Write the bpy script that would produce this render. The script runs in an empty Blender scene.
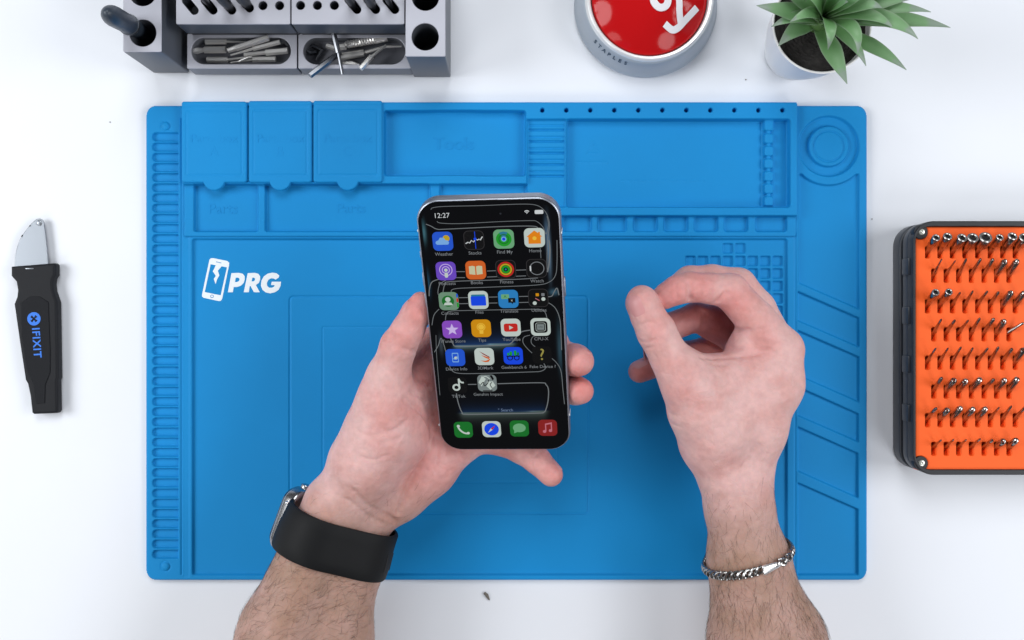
import bpy, bmesh, math, random
import numpy as np
from mathutils import Vector, Matrix, Euler

S = 0.001            # everything below is measured in millimetres
H, F = 660.0, 1056.0 # camera height above the table and focal length in pixels
R = math.radians
rnd = random.Random(7)
nrs = np.random.RandomState(5)
scene = bpy.context.scene
COL = scene.collection

def P(px, py, z=0.0):
    """photo pixel + real height above the table -> place in mm"""
    d = (H - z) / F
    return Vector(((px - 512) * d, (320 - py) * d, z))

# ------------------------------------------------------------------ materials
def lin(c):
    out = []
    for v in c[:3]:
        v = v / 255.0
        out.append(v / 12.92 if v <= 0.04045 else ((v + 0.055) / 1.055) ** 2.4)
    return tuple(out) + (1.0,)

MATS = {}
def mat(name, col, rough=0.5, metal=0.0, emis=0.0, spec=0.5, bump=0.0, bscale=400.0, vary=0.0, vscale=40.0,
        coat=0.0, sss=0.0, emcol=None, rvary=0.0):
    if name in MATS: return MATS[name]
    m = bpy.data.materials.new(name); m.use_nodes = True
    nt = m.node_tree; b = nt.nodes['Principled BSDF']
    if len(col) == 3: col = tuple(col) + (1.0,)
    b.inputs['Base Color'].default_value = col
    b.inputs['Roughness'].default_value = rough
    b.inputs['Metallic'].default_value = metal
    b.inputs['Specular IOR Level'].default_value = spec
    b.inputs['Coat Weight'].default_value = coat
    b.inputs['Coat Roughness'].default_value = 0.08
    if emis:
        b.inputs['Emission Color'].default_value = emcol or col
        b.inputs['Emission Strength'].default_value = emis
    tc = nt.nodes.new('ShaderNodeTexCoord')
    if vary or rvary:
        n = nt.nodes.new('ShaderNodeTexNoise'); n.inputs['Scale'].default_value = vscale
        n.inputs['Detail'].default_value = 6
        nt.links.new(tc.outputs['Object'], n.inputs['Vector'])
        if vary:
            mr = nt.nodes.new('ShaderNodeMapRange'); mr.inputs['From Min'].default_value = 0.3; mr.inputs['From Max'].default_value = 0.7
            mr.inputs['To Min'].default_value = 1 - vary; mr.inputs['To Max'].default_value = 1 + vary
            nt.links.new(n.outputs['Fac'], mr.inputs['Value'])
            mx = nt.nodes.new('ShaderNodeVectorMath'); mx.operation = 'SCALE'
            mx.inputs[0].default_value = col[:3]
            nt.links.new(mr.outputs['Result'], mx.inputs['Scale'])
            nt.links.new(mx.outputs['Vector'], b.inputs['Base Color'])
        if rvary:
            m2 = nt.nodes.new('ShaderNodeMapRange'); m2.inputs['From Min'].default_value = 0.3; m2.inputs['From Max'].default_value = 0.7
            m2.inputs['To Min'].default_value = max(0.02, rough - rvary); m2.inputs['To Max'].default_value = rough + rvary
            nt.links.new(n.outputs['Fac'], m2.inputs['Value']); nt.links.new(m2.outputs['Result'], b.inputs['Roughness'])
    if bump:
        n2 = nt.nodes.new('ShaderNodeTexNoise'); n2.inputs['Scale'].default_value = bscale; n2.inputs['Detail'].default_value = 4
        nt.links.new(tc.outputs['Object'], n2.inputs['Vector'])
        bp = nt.nodes.new('ShaderNodeBump'); bp.inputs['Strength'].default_value = bump; bp.inputs['Distance'].default_value = 0.0004
        nt.links.new(n2.outputs['Fac'], bp.inputs['Height']); nt.links.new(bp.outputs['Normal'], b.inputs['Normal'])
    MATS[name] = m
    return m

# ------------------------------------------------------------------ mesh collecting
class MB:
    def __init__(s): s.v = []; s.f = []; s.mi = []; s.sm = []; s.n = 0
    def add(s, verts, faces, mi=0, smooth=True, M=None):
        if M is not None: verts = [M @ Vector(v) for v in verts]
        s.v.extend([tuple(v) for v in verts]); b = s.n; s.n += len(verts)
        for f in faces:
            s.f.append(tuple(i + b for i in f)); s.mi.append(mi); s.sm.append(smooth)
        return s
    def bm(s, bmh, mi=0, smooth=True, M=None):
        bmh.verts.index_update()
        s.add([v.co.copy() for v in bmh.verts], [[v.index for v in f.verts] for f in bmh.faces], mi, smooth, M); bmh.free(); return s
    def box(s, c, d, bev=0.3, mi=0, M=None, seg=2):
        b = bmesh.new(); bmesh.ops.create_cube(b, size=1)
        bmesh.ops.scale(b, vec=d, verts=b.verts)
        if bev: bmesh.ops.bevel(b, geom=b.edges[:], offset=bev, segments=seg, affect='EDGES', profile=0.5)
        bmesh.ops.translate(b, vec=c, verts=b.verts)
        return s.bm(b, mi, True, M)
    def ball(s, c, r, mi=0, sub=3, sc=(1, 1, 1), M=None):
        b = bmesh.new(); bmesh.ops.create_icosphere(b, subdivisions=sub, radius=r)
        bmesh.ops.scale(b, vec=sc, verts=b.verts); bmesh.ops.translate(b, vec=c, verts=b.verts)
        return s.bm(b, mi, True, M)
    def tube(s, pts, rad, n=12, mi=0, caps=True, M=None, smooth=True, closed=False, flat=1.0, up=None):
        pts = [Vector(p) for p in pts]
        if not hasattr(rad, '__len__'): rad = [rad] * len(pts)
        vs = []; fs = []; N = len(pts)
        t0 = (pts[1] - pts[0]).normalized()
        u = Vector(up) if up else (Vector((0, 0, 1)) if abs(t0.z) < 0.9 else Vector((1, 0, 0)))
        for i, p in enumerate(pts):
            if closed: t = (pts[(i + 1) % N] - pts[i - 1])
            else: t = pts[min(i + 1, N - 1)] - pts[max(i - 1, 0)]
            if t.length < 1e-6: t = t0.copy()
            t.normalize(); w = t.cross(u)
            if w.length < 1e-6: w = t.orthogonal()
            w.normalize(); u = w.cross(t).normalized()
            for k in range(n):
                a = 2 * math.pi * k / n
                vs.append(p + w * (math.cos(a) * rad[i]) + u * (math.sin(a) * rad[i] * flat))
        for i in range(N if closed else N - 1):
            j = (i + 1) % N
            for k in range(n):
                k2 = (k + 1) % n; fs.append((i * n + k, i * n + k2, j * n + k2, j * n + k))
        if caps and not closed:
            fs.append(tuple(reversed(range(n)))); fs.append(tuple((N - 1) * n + k for k in range(n)))
        return s.add(vs, fs, mi, smooth, M)
    def lathe(s, prof, n=64, mi=0, M=None, cap0=False, cap1=False, c=(0, 0)):
        vs = []; fs = []
        for r, z in prof:
            for k in range(n):
                a = 2 * math.pi * k / n; vs.append((c[0] + r * math.cos(a), c[1] + r * math.sin(a), z))
        for i in range(len(prof) - 1):
            for k in range(n):
                k2 = (k + 1) % n; fs.append((i * n + k, i * n + k2, (i + 1) * n + k2, (i + 1) * n + k))
        if cap0: fs.append(tuple(reversed(range(n))))
        if cap1: fs.append(tuple((len(prof) - 1) * n + k for k in range(n)))
        return s.add(vs, fs, mi, True, M)
    def prism(s, loops, z0, z1, bev=0.0, mi=0, M=None, bres=2):
        """2D outlines (holes by even-odd) extruded from z0 to z1"""
        cu = bpy.data.curves.new('tmp', 'CURVE'); cu.dimensions = '2D'; cu.fill_mode = 'BOTH'
        half = (z1 - z0) / 2
        cu.extrude = max(half - bev, 0.0); cu.bevel_depth = bev; cu.bevel_resolution = bres; cu.offset = -bev
        for lp in loops:
            sp = cu.splines.new('POLY'); sp.points.add(len(lp) - 1)
            for q, p in zip(sp.points, lp): q.co = (p[0], p[1], 0, 1)
            sp.use_cyclic_u = True
        return s._curve(cu, (z0 + z1) / 2, mi, M)
    def text(s, body, size, z, mi=0, M=None, ext=0.0, off=0.0, shear=0.0, align='CENTER', at=(0, 0), space=1.0, fn=None):
        cu = bpy.data.curves.new('tmp', 'FONT'); cu.body = body; cu.size = size; cu.extrude = ext
        cu.offset = off; cu.shear = shear; cu.align_x = align; cu.align_y = 'CENTER'; cu.space_character = space
        cu.resolution_u = 3
        Mt = Matrix.Translation((at[0], at[1], 0))
        return s._curve(cu, z, mi, (M @ Mt) if M is not None else Mt, fn)
    def _curve(s, cu, z, mi, M, fn=None):
        ob = bpy.data.objects.new('tmp', cu); COL.objects.link(ob)
        dg = bpy.context.evaluated_depsgraph_get(); oe = ob.evaluated_get(dg)
        me = oe.to_mesh()
        vs = [Vector((v.co.x, v.co.y, v.co.z + z)) for v in me.vertices]
        if fn: vs = [fn(v) for v in vs]
        s.add(vs, [tuple(p.vertices) for p in me.polygons], mi, False, M)
        oe.to_mesh_clear(); bpy.data.objects.remove(ob); bpy.data.curves.remove(cu)
        return s
    def build(s, name, mats, parent=None, world=True, auto=40):
        me = bpy.data.meshes.new(name)
        off = Vector((0, 0, 0))
        if world and parent is not None:
            off = parent_off(parent)
        vs = [((v[0] - off.x) * S, (v[1] - off.y) * S, (v[2] - off.z) * S) for v in s.v]
        me.from_pydata(vs, [], s.f)
        if not isinstance(mats, (list, tuple)): mats = [mats]
        for m in mats: me.materials.append(m)
        me.polygons.foreach_set('material_index', s.mi)
        me.polygons.foreach_set('use_smooth', [True] * len(s.f))
        me.update(); me.validate()
        try: me.set_sharp_from_angle(angle=R(auto))
        except Exception: pass
        return link(name, me, parent)

def link(name, me, parent=None):
    o = bpy.data.objects.new(name, me); COL.objects.link(o); o.parent = parent; return o
OFF = {}
def parent_off(p):
    while p is not None:
        if p.name in OFF: return OFF[p.name]
        p = p.parent
    return Vector((0, 0, 0))
def thing(name, label, cat, loc=(0, 0, 0), rot=None, group=None, keep=True):
    o = bpy.data.objects.new(name, None); COL.objects.link(o)
    o.empty_display_size = 0.02
    o.location = Vector(loc) * S
    if rot: o.rotation_euler = rot
    OFF[o.name] = Vector(loc) if keep else Vector((0, 0, 0))
    return tag(o, label, cat, group)
def tag(o, label=None, cat=None, group=None, kind=None):
    if label: o['label'] = label
    if cat: o['category'] = cat
    if group: o['group'] = group
    if kind: o['kind'] = kind
    return o

def rr(x0, y0, x1, y1, r, n=8):
    """rounded rectangle outline; r = single radius"""
    pts = []
    for cx, cy, a0 in ((x1 - r, y1 - r, 0), (x0 + r, y1 - r, 90), (x0 + r, y0 + r, 180), (x1 - r, y0 + r, 270)):
        for k in range(n + 1):
            a = R(a0 + 90 * k / n); pts.append((cx + r * math.cos(a), cy + r * math.sin(a)))
    return pts
def circ(x, y, r, n=32, sy=1.0):
    return [(x + r * math.cos(2 * math.pi * k / n), y + r * sy * math.sin(2 * math.pi * k / n)) for k in range(n)]
def stadium(x0, y0, x1, y1, r, n=10):
    a = math.atan2(y1 - y0, x1 - x0); pts = []
    for k in range(n + 1):
        t = a - math.pi / 2 + math.pi * k / n; pts.append((x1 + r * math.cos(t), y1 + r * math.sin(t)))
    for k in range(n + 1):
        t = a + math.pi / 2 + math.pi * k / n; pts.append((x0 + r * math.cos(t), y0 + r * math.sin(t)))
    return pts
def ribbon(pts, w):
    """flat outline following a polyline"""
    L = []; Rr = []
    for i, p in enumerate(pts):
        a = pts[max(i - 1, 0)]; b = pts[min(i + 1, len(pts) - 1)]
        d = Vector((b[0] - a[0], b[1] - a[1]))
        if d.length < 1e-9: d = Vector((1, 0))
        d.normalize(); n = Vector((-d.y, d.x)) * w / 2
        L.append((p[0] + n.x, p[1] + n.y)); Rr.append((p[0] - n.x, p[1] - n.y))
    return L, Rr
def smoothpath(pts, closed=False, n=6):
    """Catmull-Rom through points of any dimension"""
    P_ = [Vector(p) for p in pts]; N = len(P_); out = []
    for i in range(N if closed else N - 1):
        p0 = P_[i - 1] if (closed or i > 0) else P_[0]; p1 = P_[i]; p2 = P_[(i + 1) % N]
        p3 = P_[(i + 2) % N] if (closed or i + 2 < N) else P_[-1]
        for k in range(n):
            t = k / n
            out.append(0.5 * ((2 * p1) + (p2 - p0) * t + (2 * p0 - 5 * p1 + 4 * p2 - p3) * t * t + (3 * p1 - p0 - 3 * p2 + p3) * t ** 3))
    if not closed: out.append(P_[-1])
    return out

# ------------------------------------------------------------------ relief sheets (moulded rubber, foam)
def sd_rr(X, Y, x0, y0, x1, y1, r=1.0):
    cx, cy = (x0 + x1) / 2, (y0 + y1) / 2
    qx = np.abs(X - cx) - (x1 - x0) / 2 + r; qy = np.abs(Y - cy) - (y1 - y0) / 2 + r
    return np.hypot(np.maximum(qx, 0), np.maximum(qy, 0)) + np.minimum(np.maximum(qx, qy), 0) - r
def sd_c(X, Y, cx, cy, r): return np.hypot(X - cx, Y - cy) - r
def sd_poly(X, Y, pts):
    """distance to a convex polygon given clockwise in photo pixels"""
    d = np.full(X.shape, -1e9)
    n = len(pts); area = sum(pts[i][0] * pts[(i + 1) % n][1] - pts[(i + 1) % n][0] * pts[i][1] for i in range(n))
    sgn = 1 if area > 0 else -1
    for i in range(n):
        ax, ay = pts[i]; bx, by = pts[(i + 1) % n]
        L = math.hypot(bx - ax, by - ay)
        d = np.maximum(d, sgn * ((X - ax) * (by - ay) - (Y - ay) * (bx - ax)) / L)
    return d
def sst(d, w):  # 1 inside, 0 outside, ramp of width w
    t = np.clip(0.5 - d / w, 0, 1); return t * t * (3 - 2 * t)
def relief(name, x0, y0, x1, y1, zr, fn, out, material, parent, res=0.65, skirt=-0.4, bot=None):
    """sheet over the pixel rectangle, as seen at height zr; fn gives heights, out the outline distance"""
    nx = int((x1 - x0) / res) + 1; ny = int((y1 - y0) / res) + 1
    xs = np.linspace(x0, x1, nx); ys = np.linspace(y0, y1, ny)
    X, Y = np.meshgrid(xs, ys)
    Z = fn(X, Y).astype(float)
    d = out(X, Y)
    step = (x1 - x0) / (nx - 1)
    e = 0.3
    gx = (out(X + e, Y) - out(X - e, Y)) / (2 * e); gy = (out(X, Y + e) - out(X, Y - e)) / (2 * e)
    Z = Z - 0.5 * np.clip(1 + d / 1.6, 0, 1) ** 2
    near = (d > -0.15 * step)
    sh = np.where(near, d, 0)
    X = X - gx * sh; Y = Y - gy * sh
    Z = np.where(near, skirt, Z)
    k = (H - zr) / F
    off = parent_off(parent)
    co = np.stack([(X - 512) * k - off.x, (320 - Y) * k - off.y, Z - off.z], -1).reshape(-1, 3) * S
    keepv = d < 1.8 * step
    kf = keepv[:-1, :-1] & keepv[1:, :-1] & keepv[:-1, 1:] & keepv[1:, 1:]
    idx = np.arange(nx * ny).reshape(ny, nx)
    q = np.stack([idx[1:, :-1], idx[1:, 1:], idx[:-1, 1:], idx[:-1, :-1]], -1)[kf]
    return npmesh(name, co, q, material, parent)
def npmesh(name, co, quads, material, parent=None, attrs=None):
    used = np.zeros(len(co), bool); used[quads.ravel()] = True
    remap = np.cumsum(used) - 1
    co = co[used]; quads = remap[quads]
    me = bpy.data.meshes.new(name)
    me.vertices.add(len(co)); me.vertices.foreach_set('co', co.astype(np.float32).ravel())
    n = len(quads)
    me.loops.add(n * 4); me.loops.foreach_set('vertex_index', quads.astype(np.int32).ravel())
    me.polygons.add(n); me.polygons.foreach_set('loop_start', np.arange(0, n * 4, 4, dtype=np.int32))
    me.polygons.foreach_set('use_smooth', np.ones(n, bool))
    me.update(calc_edges=True)
    if attrs:
        for an, av in attrs.items():
            a = me.attributes.new(an, 'FLOAT_COLOR', 'POINT'); a.data.foreach_set('color', av[used].astype(np.float32).ravel())
    me.materials.append(material)
    return link(name, me, parent)
# ================================================================== THE SURFACE
W_table = mat('white_laminate', (0.775, 0.805, 0.86), rough=0.42, spec=0.35, vary=0.02, vscale=7, rvary=0.05, bump=0.03, bscale=900)
m = MB(); m.box((0, 20, -10), (2400, 1900, 20), 1.0)
table = m.build('table', W_table); tag(table, kind='structure')

# ================================================================== REPAIR MAT
blue = mat('blue_silicone', (0.0055, 0.238, 0.575), rough=0.6, spec=0.2, vary=0.05, vscale=11, bump=0.06, bscale=1500, rvary=0.05)
white_print = mat('white_print', (0.80, 0.86, 0.9), rough=0.6)
mz = 4.5
mc = P(506, 343, 0)
pad = thing('repair_mat', 'large blue silicone repair mat with moulded trays and white printed logo', 'repair mat', mc)

def wav(X, Y, a=0.5): return a * np.sin(X * 0.045) * 0.5 + a * np.sin(X * 0.11 + 2) * 0.25
def out_base(X, Y): return sd_rr(X, Y, 145.8, 105.4, 867.2, 580.4, 10)
def h_base(X, Y):
    Z = np.full(X.shape, 4.2)
    # working field
    Z = Z - 1.9 * sst(sd_rr(X, Y, 192.5, 239, 787, 575, 2), 2.0)
    # rim line of the work field and channels either side
    def groove(d, w=1.1, dep=0.7): return dep * np.exp(-(d / w) ** 2)
    Z -= groove(np.abs(X - 181.5), 0.9, 0.8) * ((Y > 118) & (Y < 575))
    Z -= 0.35 * sst(sd_rr(X, Y, 183, 180, 189, 577, 1), 1.6)
    Z -= groove(np.abs(X - 795.5), 0.9, 0.55) * ((Y > 232) & (Y < 577))
    # comb of slots down the left side
    y0 = 132.5; pitch = 10.19
    k = np.clip(np.round((Y - y0 - 4.2) / pitch), 0, 41)
    yc = y0 + 4.2 + k * pitch
    d = sd_rr(X, Y - yc, 152.5, -4.0, 190, 4.0, 3.6)
    d = np.maximum(d, X - 178)
    Z -= 2.1 * sst(d, 1.2)
    # pips top and bottom of the comb
    for cy in (126, 566.5):
        r = np.hypot(X - 165.3, Y - cy)
        Z += 1.0 * np.sqrt(np.clip(1 - (r / 4.3) ** 2, 0, 1)) - groove(np.abs(r - 4.8), 0.7, 0.3)
    # fine rectangular rules in the middle of the field
    g = np.abs(sd_rr(X, Y, 289, 296.5, 588.5, 514.5, 4)); Z -= groove(g, 0.8, 0.62)
    g = np.abs(sd_rr(X, Y, 322, 327, 557.5, 483, 1)); Z -= groove(g, 0.7, 0.28)
    # small square pockets for keycaps and screws
    for r_ in range(5):
        for c in range(8):
            x = 686.3 + c * 12.47; y = 256 + r_ * 12.55
            Z -= 1.8 * sst(sd_rr(X, Y, x, y, x + 9.6, y + 9.6, 1.2), 1.2)
    for c in (3, 4):
        x = 686.3 + c * 12.47; Z -= 1.6 * sst(sd_rr(X, Y, x, 243.3, x + 9.6, 252.9, 1.2), 1.2)
    # right column: round tool dish and slanted pockets
    ring = sd_c(X, Y, 829, 146, 39)
    top = np.maximum(sd_poly(X, Y, [(799.5, 174), (859, 174), (859, 309), (799.5, 283)]), -ring)
    Z -= 2.1 * sst(top, 1.9)
    pk = [[(798, 291.5), (859, 318), (859, 347), (798, 320.5)], [(798, 330.5), (859, 357), (859, 402), (798, 375)],
          [(798, 387), (858.5, 414), (858.5, 442), (798, 415.5)], [(798, 427), (858, 453.5), (858, 498), (798, 471)],
          [(798, 483), (858, 509.5), (858, 575), (798, 575)]]
    for p in pk: Z -= 2.1 * sst(sd_poly(X, Y, p), 1.9)
    r = np.hypot(X - 829, Y - 146)
    Z = np.where(r < 36, np.minimum(Z, 4.2), Z)
    Z -= 2.5 * sst(np.maximum(r - 30, -(X - 798)), 2.2) 
    Z += 2.3 * sst(r - 20.3, 2.0)
    Z -= groove(np.abs(r - 15.2), 0.8, 0.8)
    # under the tray it only lies flat
    Z = np.where(sd_rr(X, Y, 185, 104, 794, 233, 1) < 0, 0.6, Z)
    return Z
relief('mat_base', 144, 103.8, 869, 582, mz, h_base, out_base, blue, pad)

def out_tray(X, Y): return sd_rr(X, Y, 182.5, 102 , 797.3, 236.5, 2.0)
def h_tray(X, Y):
    Z = np.full(X.shape, 5.4)
    up = sst(sd_rr(X, Y, 170, 80, 797.3 + 9, 216.0, 2), 2.0)           # upper tray stands prouder
    Z = Z + 3.0 * up
    fl = 2.5
    def pit(Z, d, f, w=2.0): 
        s = sst(d, w); return Z * (1 - s) + f * s
    w1 = wav(X, Y)
    # tools pocket
    Z = pit(Z, sd_rr(X, Y + w1 - 0.4, 384.5, 110.5, 525.5, 175, 2.5), fl)
    # region under the lids and below
    low = sd_poly(X, Y, [(160, 184.5), (533, 184.5), (546, 219), (160, 219)])
    Z = pit(Z, low, 5.2, 1.8)
    Z = pit(Z, sd_rr(X, Y, 193, 184.3, 257, 231, 2.0), 2.6)
    Z = pit(Z, sd_rr(X, Y, 264.5, 184.3, 430, 231, 2.0), 2.6)
    Z = pit(Z, np.maximum(sd_rr(X, Y, 439.5, 184.3, 560, 231, 2.0), sd_poly(X, Y, [(430, 184.5), (533, 184.5), (560, 240), (430, 240)])), 2.6)
    for a, b in ((563, 592), (598, 627), (634, 658), (664.5, 688.5), (695, 718.5), (725, 748.5), (756.5, 787.5)):
        Z = pit(Z, sd_rr(X, Y, a, 216.5, b, 231, 2.5), 2.8)
    # main tray
    Z = pit(Z, sd_rr(X, Y, 567, 119.5, 789.5, 207, 2.5), fl)
    # ribbed rest
    rb = sd_rr(X, Y, 527, 119.5, 566, 207, 1)
    Z = pit(Z, rb, 5.6)
    ph = ((Y - 123.5) / 11.6); fr = ph - np.floor(ph)
    rib = (1.5 * np.exp(-((fr - 0.5) * 11.6 / 1.0) ** 2) + 0.9 * np.exp(-((fr - 0.12) * 11.6 / 1.0) ** 2)) * (Y < 177) * (rb < -1.5)
    Z -= rib
    Z -= 0.9 * np.exp(-((X - 566.8) / 0.9) ** 2) * ((Y > 119) & (Y < 207))
    # faint moulded warning mark and rule
    tri = sd_poly(X, Y, [(594, 141), (600, 152), (588, 152)]); Z -= 0.25 * np.exp(-(np.abs(tri) / 0.8) ** 2)
    Z -= 0.22 * np.exp(-((Y - 161) / 0.9) ** 2) * (np.abs(X - 592) < 16)
    Z -= 0.18 * np.exp(-((Y - 180) / 0.9) ** 2) * (np.abs(X - 664) < 42) * (np.sin(X * 0.9) > -0.4)
    # peg row and far channel
    for k in range(7):
        y = 120.5 + k * 12.6
        top = 5.6
        d = sd_rr(X, Y, 765, y + (0 if k else -3), 774.5, y + 9.6, 2)
        s = sst(d, 1.4); Z = Z * (1 - s) + np.maximum(Z, top) * s
        s = sst(sd_rr(X, Y, 767.5, y + 6, 772, y + 15, 1), 1.2) * (k < 6); Z = Z * (1 - s) + np.maximum(Z, 4.6) * s
    Z -= 0.5 * np.exp(-((X - 762.8) / 0.9) ** 2) * ((Y > 119) & (Y < 206))
    for k in range(11):
        Z -= 5.5 * sst(sd_c(X, Y, 542.3 + 24.0 * k, 110.3, 1.9), 1.0)
    # hollow seats of the lids
    Z = pit(Z, sd_rr(X, Y, 186, 106, 380, 182, 1), 6.4)
    return Z
relief('storage_tray', 181, 100.5, 799, 238.0, 7.6, h_tray, out_tray, blue, pad, skirt=0.2)

for x0, x1, y0, ch in ((181.4, 246.8, 101.3, 'A'), (248.6, 311.8, 100.7, 'B'), (313.2, 382.4, 100.5, 'C')):
    cx = (x0 + x1) / 2
    def out_l(X, Y, x0=x0, x1=x1, y0=y0, cx=cx):
        return np.minimum(sd_rr(X, Y, x0, y0, x1, 182.5, 2.5), sd_c(X, Y, cx, 179.5, 11.2))
    def h_l(X, Y, x0=x0, x1=x1, y0=y0, cx=cx):
        Z = np.full(X.shape, 9.8)
        Z -= 0.35 * np.exp(-(np.abs(sd_rr(X, Y, x0 + 5, y0 + 10, x1 - 5, 175, 1.5)) / 0.8) ** 2)
        Z -= 0.25 * np.exp(-((Y - y0 - 5) / 0.8) ** 2)
        Z += 0.3 * np.sin((X - x0) / (x1 - x0) * math.pi)
        return Z
    lid = relief('lid', x0 - 1.5, y0 - 1.5, x1 + 1.5, 192.5, 9.5, h_l, out_l, blue, pad, res=0.6, skirt=7.7)
    lid['label'] = 'raised rectangular lid embossed with the letter ' + ch
    m = MB(); q = P(cx, 138.5, 10)
    m.text('Parts box', 7.6, 10.03, ext=0.12, at=(q.x, q.y)); q = P(cx, 151.5, 10); m.text(ch, 8.4, 10.05, ext=0.16, at=(q.x, q.y))
    m.build('embossed_text', blue, lid)
for t, x, y, s in (('Parts', 223, 209, 9), ('Parts', 351, 208.5, 9), ('Tools', 454, 144, 11)):
    m = MB(); q = P(x, y, 3); m.text(t, s, 2.52 if s < 10 else 2.5, ext=0.3, at=(q.x, q.y)); m.build('embossed_text', blue, pad)

# printed logo : slanted phone with a crack, then the letters
def LG(pts, z=2.36): return [tuple(P(196 + x / 11.13, 252 + y / 11.13, z).xy) for x, y in pts]
m = MB()
m.prism([LG([(150, 85), (165, 70), (190, 68), (350, 100), (370, 120), (368, 150), (290, 525), (272, 545), (250, 545), (85, 510), (67, 495), (68, 470)]),
         LG([(163, 136), (220, 147), (203, 185), (186, 215), (222, 266), (197, 300), (219, 356), (234, 305), (260, 262), (244, 208), (285, 159), (345, 171), (275, 482), (97, 446)]),
         LG(circ(178, 493, 19, 20)), LG(circ(178, 493, 12, 20)), LG([(222, 106), (284, 119), (283, 126), (221, 113)])], 2.32, 2.39)
m.build('printed_phone_symbol', white_print, pad)
m = MB()
m.prism([LG([(355, 448), (395, 235), (480, 232), (520, 242), (541, 268), (543, 305), (530, 345), (500, 375), (460, 388), (420, 390), (410, 448)]), LG([(443, 286), (470, 285), (486, 300), (480, 321), (460, 334), (434, 334)])], 2.32, 2.39)
m.prism([LG([(532, 448), (576, 235), (655, 232), (695, 243), (714, 270), (714, 310), (698, 345), (666, 367), (710, 448), (645, 448), (608, 380), (598, 380), (588, 448)]), LG([(627, 285), (645, 286), (658, 298), (653, 316), (640, 327), (619, 327)])], 2.32, 2.39)
m.prism([LG([(946, 330), (942, 375), (920, 420), (880, 448), (825, 460), (775, 450), (740, 420), (722, 375), (728, 320), (755, 272), (800, 240), (850, 230), (895, 236), (928, 262), (920, 285), (885, 307), (865, 295), (835, 292), (805, 310), (788, 345), (793, 378), (815, 397), (845, 398), (868, 386), (876, 369), (835, 368), (843, 330)])], 2.32, 2.39)
m.build('printed_lettering', white_print, pad)

# ================================================================== PRYING KNIFE (left)
kb = P(35, 330, 0)
knife = thing('opening_knife', 'black handled opening knife with short curved steel blade, left of the blue mat', 'knife', kb)
steel = mat('brushed_steel', (0.30, 0.325, 0.36), rough=0.40, metal=1.0)
kblk = mat('black_grip', (0.010, 0.011, 0.014), rough=0.55, bump=0.15, bscale=1500, spec=0.22)
def L3(pts, z): return [(P(x, y, z).x, P(x, y, z).y) for x, y in pts]
bl = [(14.8, 268), (15.3, 256), (17.3, 246.8), (20, 239.5), (23.6, 233.6), (29, 226.3), (34.2, 221), (37, 218.9), (40, 218.5), (42.6, 219.7), (44.2, 222), (46, 235), (47.6, 250), (49, 268)]
m = MB(); m.prism([L3(bl, 4)], 3.4, 4.5, bev=0.35)
# polished rivet spot near the tip
q = P(39.6, 223.0, 4); m.ball((q.x, q.y, 4.3), 1.9, sc=(1.1, 1, 0.35))
m.build('blade', steel, knife)
m = MB(); m.tube([P(21.5, 236.8, 4.6), P(22.6, 235.0, 4.6)], 0.35, n=6); m.tube([P(29.4, 226.5, 4.6), P(30.4, 225.2, 4.6)], 0.35, n=6)
m.build('edge_notch', kblk, knife)
hd = [(10.8, 266.5), (54, 263), (55.4, 264.5), (55.4, 275), (53, 279), (52.4, 284), (53.2, 291), (57, 302), (57.6, 340), (58.2, 378), (57.2, 380.5), (57.8, 411), (56.2, 413.2), (33.5, 414.2), (31.6, 412.8), (29.8, 396), (27.2, 384), (25, 380), (19, 341), (13.7, 304), (16.4, 297), (17.2, 290), (15.8, 281.5), (10.8, 276)]
m = MB(); m.prism([L3(hd, 8)], 0.6, 8.0, bev=1.6, bres=3); m.build('handle', kblk, knife)
ins = [(21, 303), (30, 296.5), (40, 296.5), (48.5, 302), (50.5, 350), (50.5, 372), (45.5, 385), (45, 403), (36.5, 404), (34, 386), (27, 370), (22, 335)]
m = MB(); m.prism([L3(ins, 8)], 7.0, 8.5, bev=0.4)
kgrip = mat('matte_grip_insert', (0.014, 0.015, 0.018), rough=0.8, spec=0.2, bump=0.5, bscale=2600)
gi = m.build('grip_insert', kgrip, knife)
kblue = mat('logo_blue', (0.015, 0.17, 0.72), rough=0.5)
m = MB(); q = P(33.9, 318.8, 8.6)
ang = R(-4.0)
Mx = Matrix.Translation((q.x, q.y, 0)) @ Matrix.Rotation(R(2.5), 4, 'Z')
X_ = []
for a in range(4):
    t = R(45 + 90 * a)
    X_ += [(2.5 * math.cos(t - 0.32), 2.5 * math.sin(t - 0.32)), (2.5 * math.cos(t + 0.32), 2.5 * math.sin(t + 0.32)), (0.75 * math.cos(t + math.pi / 4), 0.75 * math.sin(t + math.pi / 4))]
m.prism([circ(0, 0, 4.1, 36), X_], 8.55, 8.62, M=Mx)
q = P(36.4, 342.6, 8.6)
Mt = Matrix.Translation((q.x, q.y, 0)) @ Matrix.Rotation(R(-86), 4, 'Z')
m.text('IFIXIT', 6.6, 8.6, ext=0.03, off=0.13, M=Mt, space=1.12)
m.build('printed_logo', kblue, knife)
m = MB(); q = P(29.5, 268.6, 8); m.box((q.x, q.y, 8.0), (5.0, 0.6, 0.3), 0.1, M=None); m.build('blade_slot', steel, knife)

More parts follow.
